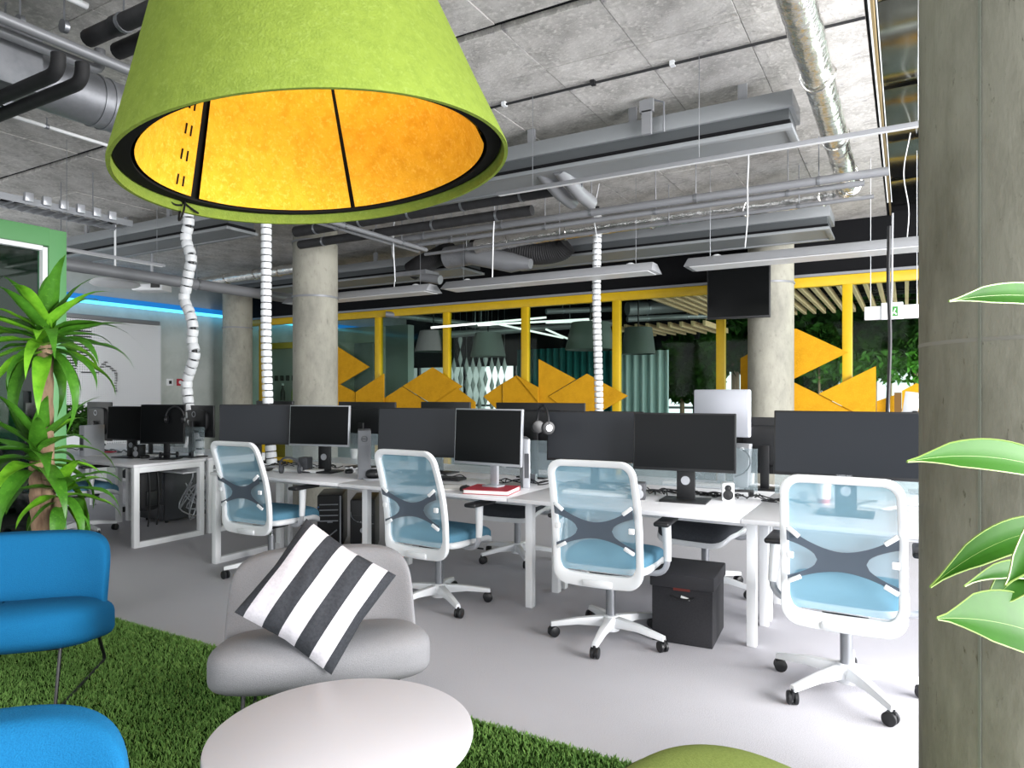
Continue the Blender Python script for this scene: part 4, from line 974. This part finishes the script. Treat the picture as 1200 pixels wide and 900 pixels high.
for lab, y in (('upper of two', 1.88), ('lower of two', 1.77)):
    pipe('dark insulated pipe in front of the air duct, top left, %s' % lab, [(-6.5, y, 2.9), (-3.62, y, 2.9)]+bez([(-3.57, y, 2.9), (-3.5, y, 2.9), (-3.5, y, 2.97)], 5)+[(-3.5, y, 2.99)], .032, INSUL, clamps=2)
for lab, x in (('left', -3.68), ('right', -3.5)): pipe('white pipe at the very top left, %s of two' % lab, [(x, .8, 3.38), (x, 2.0, 3.38)], .018, WHITEM)
pipe('thin white pipe on the slab left of the green lamp', [(-5.75, 2.4, 3.43), (-5.75, 4.1, 3.43)], .014, WHITEM, clamps=2)
t = thing('air_duct', 'grey rectangular air duct with round spigot left of the green lamp', 'duct', (-4.25, 1.2, 3.14), R(90))
B().box((0, 0, 0), (1.5, .5, .34)).build('box_section', DUCTG, t, bevel=.008); B().cyl((.75, 0, 0), (1.35, 0, 0), .15, n=32).build('spigot', DUCTG, t)
for x in (1.14, 1.2): B().cyl((x, 0, 0), (x+.02, 0, 0), .157, n=32).build('collar', DUCTG, t)
B().cyl((1.35, 0, 0), (1.7, 0, .02), .13, n=24).build('hose', INSUL, t)
def tray():
    t = thing('cable_tray', 'wire cable tray with white junction boxes above the green glass booth', 'cable tray', (-6.8, 2.75, 3.02))
    b = B()
    for x in (-.15, .15): b.box((x, 0, .03), (.012, 2.6, .06))
    for k in range(26): b.box((0, -1.25+k*.1, 0), (.3, .012, .012))
    b.build('tray', STEEL, t); c = B(); rn = random.Random(9)
    for k in range(5): c.tube(smooth([(rn.uniform(-.1, .1), -1.25+.5*i, .03+rn.random()*.05) for i in range(6)], 5), .01, 6)
    stuff(c.build('cables', BLACK, t))
    for k in range(6): B().box((.17, .36+k*.145, .06), (.04, .07, .08)).build('junction_box', SILVER, t, bevel=.006)
    for y in (-1, 0, 1): B().cyl((0, y, 0), (0, y, ZC-3.02), .005, n=5).build('rod', STEEL, t)
tray()
p = at_d(135, 332, 8.2); t = thing('ceiling_disc', 'white round ceiling disc lamp above the pegboard wall', 'light', p)
B().lathe([(0, -.03), (.24, -.03), (.27, -.01), (.24, .03), (.06, .05), (.06, .12), (0, .12)], 36).build('dome', WHITE, t); B().cyl((0, 0, .1), (0, 0, ZC-p.z), .012, n=8).build('stem', WHITE, t)
p = at_d(178, 338, 9.4); t = thing('projector', 'small white ceiling projector above the cyan light strip', 'projector', p, R(30))
B().box((0, 0, 0), (.42, .28, .09)).build('body', WHITE, t, bevel=.02); B().box((.12, -.14, .02), (.12, .02, .06)).build('grille', BLACK, t); B().cyl((0, 0, .04), (0, 0, ZC-p.z), .02, n=8).build('pole', SILVER, t)
def exitsign():
    p = at_y(1047, 366, 7.0); t = thing('exit_sign', 'white hanging emergency exit sign with green pictogram near the column', 'sign', (p.x, 7.0, p.z))
    B().box((0, 0, 0), (.46, .05, .12)).build('housing', WHITE, t, bevel=.008); B().box((-.01, -.03, .01), (.17, .02, .15)).build('sign_plate', WHITE, t, bevel=.006)
    B().box((0, -.042, .005), (.07, .004, .085)).build('pictogram', SIGNG, t)
    B().prism([(-.02, -.03), (.0, .0), (.012, .03), (.02, .028), (.01, .0), (.03, -.02), (.022, -.028), (.002, -.01), (-.012, -.036)], -.046, -.044).build('running_figure', WHITE, t)
    for x in (-.18, .18): B().cyl((x, 0, .05), (x, 0, ZC-p.z), .003, n=5).build('wire', STEEL, t)
exitsign()

# ------------------------------------------------------------------ plants
def leaf_mesh(L, W, droop, fold=.25, n=11, curl=0, taper=.55, wave=0):
    b = B(); vs = []
    for i in range(n):
        t = i/(n-1); a = droop*t*t; x = L*(t-.25*a*t*t*min(1, droop)) ; z = -L*.5*droop*t**2.2
        w = W*(math.sin(PI*min(1, t**taper))**.8*(1-t*.15) if 0 < t < 1 else (.18 if t == 0 else 0))
        for s in (-1, -.5, 0, .5, 1): vs.append((x, s*w/2, z+abs(s)*w*fold+wave*math.sin(t*9+s)*w*.1))
    fs = [(i*5+j, i*5+5+j, i*5+6+j, i*5+1+j) for i in range(n-1) for j in range(4)]
    return b.add(vs, fs)
LM = [leaf_mesh(1, .235, d, .2, wave=1).build('leaf_pattern', m, None, angle=80) for d, m in ((.6, LEAF), (1.1, LEAF), (1.7, LEAF), (.9, LEAFL), (1.4, LEAFL))]
LMD = [o.data for o in LM]
for o in LM: bpy.data.objects.remove(o)
def crown(par, base, n, L, rn, lo=-.2, hi=1.35):
    for k in range(n):
        az = k*2.39996+rn.uniform(-.3, .3); el = hi-(hi-lo)*(k/n)+rn.uniform(-.12, .12); l = L*rn.uniform(.75, 1.1)
        o = link('leaf', LMD[rn.choice([0, 1, 1, 2, 3, 4]) if el < .9 else rn.choice([0, 0, 3])], par)
        o.location = V(base)+V((0, 0, -.12*(k/n))); o.rotation_euler = Matrix.Rotation(az, 3, 'Z').to_4x4().to_3x3().to_euler()
        o.rotation_euler = (Matrix.Rotation(az, 3, 'Z') @ Matrix.Rotation(-el, 3, 'Y')).to_euler(); o.scale = (l, l*rn.uniform(.8, 1.15), l)
def dracaena():
    bx, by = -4.42, 2.18; t = thing('dracaena', 'tall potted dracaena with three leafy canes beside the green glass booth', 'plant', (bx, by, .012)); rn = random.Random(11)
    B().lathe([(0, 0), (.17, 0), (.21, .34), (.2, .34), (.18, .3), (0, .3)], 40).build('pot', TERRA, t); B().lathe([(0, .31), (.19, .31)], 30).build('soil', SOIL, t)
    def loc(u, v, d=4.05): return at_d(u, v, d)-V((bx, by, .012))
    def cane(p0, p1, r):
        P = smooth([p0, p0.lerp(p1, .33)+V((.008, 0, 0)), p0.lerp(p1, .66)-V((.006, 0, 0)), p1], 8)
        B().tube(P, [r*(1+.06*((i*7) % 3-1)) for i in range(len(P))], 12).build('trunk', BARK, t)
    b0 = V((0, 0, .3)); cane(b0+V((-.01, 0, 0)), loc(53, 402), .042); cane(b0+V((-.04, -.02, 0)), loc(45, 540), .047); cane(b0+V((.05, .02, 0)), loc(71, 583), .033)
    crown(t, loc(53, 398)+V((0, 0, .02)), 40, .50, rn, -.4, 1.4); crown(t, loc(45, 530), 26, .5, rn, -.4, 1.4); crown(t, loc(72, 570), 20, .38, rn, -.7, 1.0)
dracaena()
def bigplant():
    sx, sy = .42, 1.18; t = thing('rubber_plant', 'large glossy green leaves reaching in before the concrete column at right', 'plant', (sx, sy, 0))
    B().lathe([(0, 0), (.13, 0), (.16, .3), (.15, .3), (.14, .27), (0, .27)], 36).build('pot', TERRA, t); B().tube(smooth([(0, 0, .25), (.02, .01, .7), (0, 0, 1.2), (.01, 0, 1.6)], 8), .014, 8).build('stem', BARK, t)
    LV = [((1268, 356), (1112, 353), 24, 1.08, .02, 0), ((1262, 562), (1063, 541), 34, 1.05, .03, .1), ((1275, 625), (1090, 688), 30, 1.0, .05, .2),
          ((1262, 706), (1130, 687), 18, 1.02, .07, .1), ((1262, 640), (1142, 724), 30, 1.03, .03, 0), ((1275, 772), (1098, 725), 62, .98, .03, .25), ((1250, 560), (1178, 686), 26, .93, -.03, 0)]
    for k, (b0, b1, wpx, d, sag, tw) in enumerate(LV):
        p, q = at_d(*b0, d+.04), at_d(*b1, d-.05); L = (q-p).length; x = (q-p).normalized(); side = x.cross(V((_s*-1, _c, 0))).normalized()
        nrm = x.cross(side).normalized(); w = wpx*d/FOC*1.05; vs = []; n = 17
        side = (side*math.cos(.5+tw)+nrm*math.sin(.5+tw)).normalized(); nrm = x.cross(side).normalized()
        if nrm.z < 0: nrm = -nrm; side = -side
        for i in range(n):
            u = i/(n-1); ww = w*(math.sin(PI*u**.8)**.75*(1 if u < .75 else max(.0, (1-u)/.25)**.55) if 0 < u < 1 else .03)
            c = p+x*L*u+V((0, 0, 1))*(sag*4*u*(1-u)*L*2.0-.0)
            for s in (-1, -.5, 0, .5, 1): vs.append(c+side*s*ww*.62+nrm*abs(s)*ww*.16-V((sx, sy, 0)))
        fs = [(i*5+j, i*5+5+j, i*5+6+j, i*5+1+j) for i in range(n-1) for j in range(4)]
        o = B().add(vs, fs).build('leaf', LEAFF, t, angle=80)
        B().tube([vs[i*5+4] for i in range(n)], .0012, 4).build('leaf_rim', LEAFE, o); B().tube([vs[i*5] for i in range(n)], .0012, 4).build('leaf_rim', LEAFE, o)
        B().tube([vs[i*5+2]-nrm*.001 for i in range(n)], .0013, 4).build('midrib', LEAFE, o)
        e = p-V((sx, sy, 0)); B().tube(bez([e, e+V((.03, -.01, 0)), V((.0, 0, e.z-.06))], 6), .004, 6).build('petiole', LEAFL, t)
bigplant()
def foliage(name, m, par, c, r, n, ls, seed):
    g = np.random.default_rng(seed); d = g.normal(size=(n, 3)); d /= np.linalg.norm(d, axis=1)[:, None]; d *= g.random((n, 1))**.4
    p = np.array(c)+d*np.array(r); a = g.normal(size=(n, 3)); a /= np.linalg.norm(a, axis=1)[:, None]; b = np.cross(a, g.normal(size=(n, 3))); b /= np.linalg.norm(b, axis=1)[:, None]
    L = ls*(.6+.8*g.random((n, 1))); q = np.stack([p-a*L, p+b*L*.4, p+a*L, p-b*L*.4], 1).reshape(-1, 3)
    me = bpy.data.meshes.new(name); me.from_pydata(q.tolist(), [], [(4*i, 4*i+1, 4*i+2, 4*i+3) for i in range(n)]); me.materials.append(m); return stuff(link(name, me, par))
def planter(label, x, y, z, w, h):
    t = thing('planter_box', label, 'plant', (x, y, 0)); B().box((0, 0, z/2), (w, .3, z)).build('box', WHITE, t, bevel=.006); foliage('foliage', DARKLEAF, t, (0, 0, z+h*.45), (w*.55, .22, h*.6), 900, .05, int(abs(x)*10))
p = at_y(92, 500, 5.5); planter('leafy green planter box behind the far left desks, before the pegboard', p.x, 5.5, .78, .9, .42)

# ------------------------------------------------------------------ second room, seen through the glass
def shade(label, u, v0, v1, w0, w1, d, hang=True):
    p = at_d(u, v1, d); h = (v1-v0)*d/FOC; t = thing('grey_pendant_lamp', label, 'lamp', p); r0, r1 = w0*d/FOC/2, w1*d/FOC/2
    B().lathe([(r1-.02, .0), (r1, 0), (r0, h), (0, h+.01), (0, h-.01), (r0-.02, h-.01), (r1-.02, .01)], 48).build('shade', LAMPG, t); B().cyl((0, 0, h), (0, 0, ZC-p.z), .012, n=8).build('cord', BLACK, t)
shade('dark grey cone lamp behind glass, above the diamond garlands', 572, 390, 418, 30, 42, 11.6); shade('dark grey cone lamp behind glass, left of the straight cable riser', 692, 378, 410, 44, 60, 11.0)
shade('dark grey cone lamp behind glass, right of a mullion', 748, 384, 415, 32, 40, 11.4); shade('dark grey cone lamp behind glass at the far left, under the cyan strip', 508, 388, 412, 32, 44, 11.8)
def curtain(label, u0, u1, y, m, top=2.35):
    a, b = at_y(u0, 450, y), at_y(u1, 450, y); t = tag(B().grid(int(60*(b.x-a.x))+8, 3, lambda i, j: V((a.x+(b.x-a.x)*i, y+.05*math.sin(i*(b.x-a.x)*38), .02+(top-.02)*j))).build('curtain', m, None, angle=80), label, 'curtain')
    t.modifiers.new('thickness', 'SOLIDIFY').thickness = .01
curtain('dark teal curtain behind the glass wall, left of the pale one', 606, 722, 13.6, TEAL); curtain('pale teal curtain behind the glass wall, right of the cone lamps', 728, 784, 13.0, TEALP, 2.2)
ORD = 'first second third fourth fifth sixth seventh eighth ninth'.split()
dg = None; rn = random.Random(2)
for k in range(9):
    u = 532+k*7.4; p = at_y(u, 430, 12.4); t = thing('diamond_garland', 'string of white diamonds behind the glass wall, %s from the left' % ORD[k], 'garland', (p.x, 12.4, 0), 0, 'white diamond garlands')
    tp = at_y(u, 388 if k % 4 == 1 else 418, 12.4).z
    B().cyl((0, 0, .9), (0, 0, ZC), .004, n=4).build('string', STEEL, t)
    z = tp
    while z > .95:
        h = .2
        if dg is None:
            o = B().add([(0, 0, h), (.06, 0, 0), (0, .03, 0), (-.06, 0, 0), (0, -.03, 0), (0, 0, -h)], [(0, 1, 2), (0, 2, 3), (0, 3, 4), (0, 4, 1), (5, 2, 1), (5, 3, 2), (5, 4, 3), (5, 1, 4)]).build('diamond', WHITE, t, flat=True); dg = o.data
        else: o = link('diamond', dg, t)
        o.location = (0, 0, z-h); z -= 2*h+.01
for k, (u0, v0, u1, v1) in enumerate(((505, 384, 640, 372), (560, 381, 690, 374), (640, 386, 668, 398), (585, 380, 660, 396), (640, 378, 700, 376))):
    a, b = at_d(u0, v0, 11), at_d(u1, v1, 11.6); tag(B().tube([a, b], .017, 6).build('strip_light', LAMPB, None), 'lit white strip light behind the glass wall, '+('long left one', 'nearly level middle one', 'short slanting one left of the cable riser', 'long slanting one', 'level one nearest the cable riser')[k], 'light', 'strip lights behind the glass wall')
for k, (u0, v0, u1, v1, r, d) in enumerate(((452, 368, 600, 386, .05, 'long sloping one at left'), (500, 394, 722, 378, .06, 'long one crossing three panes'), (735, 362, 828, 356, .12, 'fat one left of the television'), (735, 374, 828, 370, .05, 'thin one left of the television'), (640, 365, 716, 362, .05, 'short one by the cable riser'))):
    a, b = at_d(u0, v0, 12), at_d(u1, v1, 12.4); pipe('grey pipe under the dark ceiling behind the glass, '+d, [a, b], r, PIPEG, clamps=2)
sc = thing('slat_ceiling', 'pale wooden slat ceiling hanging behind the glass at right', 'ceiling panel', (-.95, 11.4, 2.8)); so = None
for k in range(26):
    x = -2.3+k*.155
    if so is None: so = B().box((0, 0, 0), (.045, 3.4, .09)).build('slat', WOOD, sc, flat=True); so.location = (x, 0, 0)
    else: link('slat', so.data, sc, (x, 0, 0))
for y in (-1.2, 0, 1.2): B().box((-.35, y, .07), (3.95, .04, .04)).build('carrier', BLACKM, sc)
sc = thing('slat_ceiling', 'pale wooden slat ceiling hanging behind the glass, left of the television', 'ceiling panel', (-3.7, 13.4, 2.55))
for k in range(9): link('slat', so.data, sc, (-.85+k*.2, -.9, 0)).scale = (1, .5, 1)
B().box((0, -.9, .07), (1.9, .04, .04)).build('carrier', BLACKM, sc)
hd = [(770, 830, 395, 470, 14.2, 'left of the television'), (816, 850, 390, 470, 13.6, 'below the television'), (925, 990, 385, 470, 14.0, 'behind the big right-pointing yellow panel'), (990, 1060, 390, 440, 14.4, 'below the wooden slats at right'), (1040, 1110, 388, 435, 14.1, 'beside the near column')]
for k, (u0, u1, v0, v1, y, d) in enumerate(hd):
    a, b = at_y(u0, v0, y), at_y(u1, v1, y); c = (a+b)/2; t = thing('green_bush', 'dark green bush behind the glass wall, '+d, 'plant', (c.x, y, 0))
    foliage('foliage', DARKLEAF, t, (0, 0, c.z), ((b.x-a.x)*.5, .35, (a.z-b.z)*.55), 2600, .09, 40+k); B().cyl((0, 0, 0), (0, 0, c.z), .05, n=8).build('stem', BARK, t)
for k in range(5):
    p = at_y(960+k*28, 430, 13.3); t = thing('leafy_plant', 'leafy plant among the bushes behind the glass wall, %s from the left' % ORD[k], 'plant', (p.x, 13.3, 0), 0, 'leafy plants behind the glass wall')
    foliage('foliage', LEAF, t, (0, 0, p.z), (.25, .2, .3), 160, .09, 90+k); B().cyl((0, 0, 0), (0, 0, p.z), .02, n=6).build('stem', BARK, t)
for k, (x, w, d) in enumerate(((-3.6, 1.15, 'left of the television'), (-1.6, 1.15, 'above the big yellow panel'), (.3, 1.15, 'below the slats at right'), (2.2, 1.15, 'farthest right'))):
    t = thing('tree', 'dark green tree outside the far windows, '+d, 'tree', (x, 17.2+.3*(k % 2), 0)); foliage('crown', HEDGE, t, (0, 0, 3.55), (w, .8, 1.75), 5200, .16, 70+k); B().cyl((0, 0, 0), (0, 0, 3), .1, n=8).build('trunk', BARK, t)
# kitchen shelf seen past the straight cable riser
def shelf():
    a, b = at_y(320, 430, 9.9), at_y(352, 430, 9.9); t = thing('kitchen_shelf', 'grey shelf unit with hooks behind glass, left of the thick column', 'shelf', ((a.x+b.x)/2, 10.05, 0)); W = 1.6
    B().box((0, .1, 1.3), (W, .06, 2.0)).build('back_panel', mat('shelf_grey', '#9da19b', .7), t); B().box((0, -.05, 1.2), (W, .3, .03)).build('shelf_board', mat('shelf_board_grey', '#83867f', .6), t); B().box((0, -.05, .5), (W, .3, 1.0)).build('base_cabinet', mat('shelf_yellow', '#c29a1c', .6), t)
    B().box((0, -.0, 2.35), (W, .2, .12)).build('yellow_lintel', YEL, t)
    for k in range(9): B().box((-.7+k*.17, .05, 1.68), (.07, .03, .11)).build('hook', BLACK, t)
    for k, (x, m, d) in enumerate(((-.2, BLACK, 'dark'), (.12, GREENF, 'green'))):
        p = thing('bottle', '%s bottle on the grey shelf behind glass, left of the thick column' % d, 'bottle', ((a.x+b.x)/2+x, 9.98, 1.215)); B().lathe([(0, 0), (.05, 0), (.05, .18), (.02, .26), (.02, .32), (0, .32)], 18).build('body', m, p); B().cyl((0, 0, .31), (0, 0, .35), .023, n=12).build('cap', WHITE, p)
shelf()
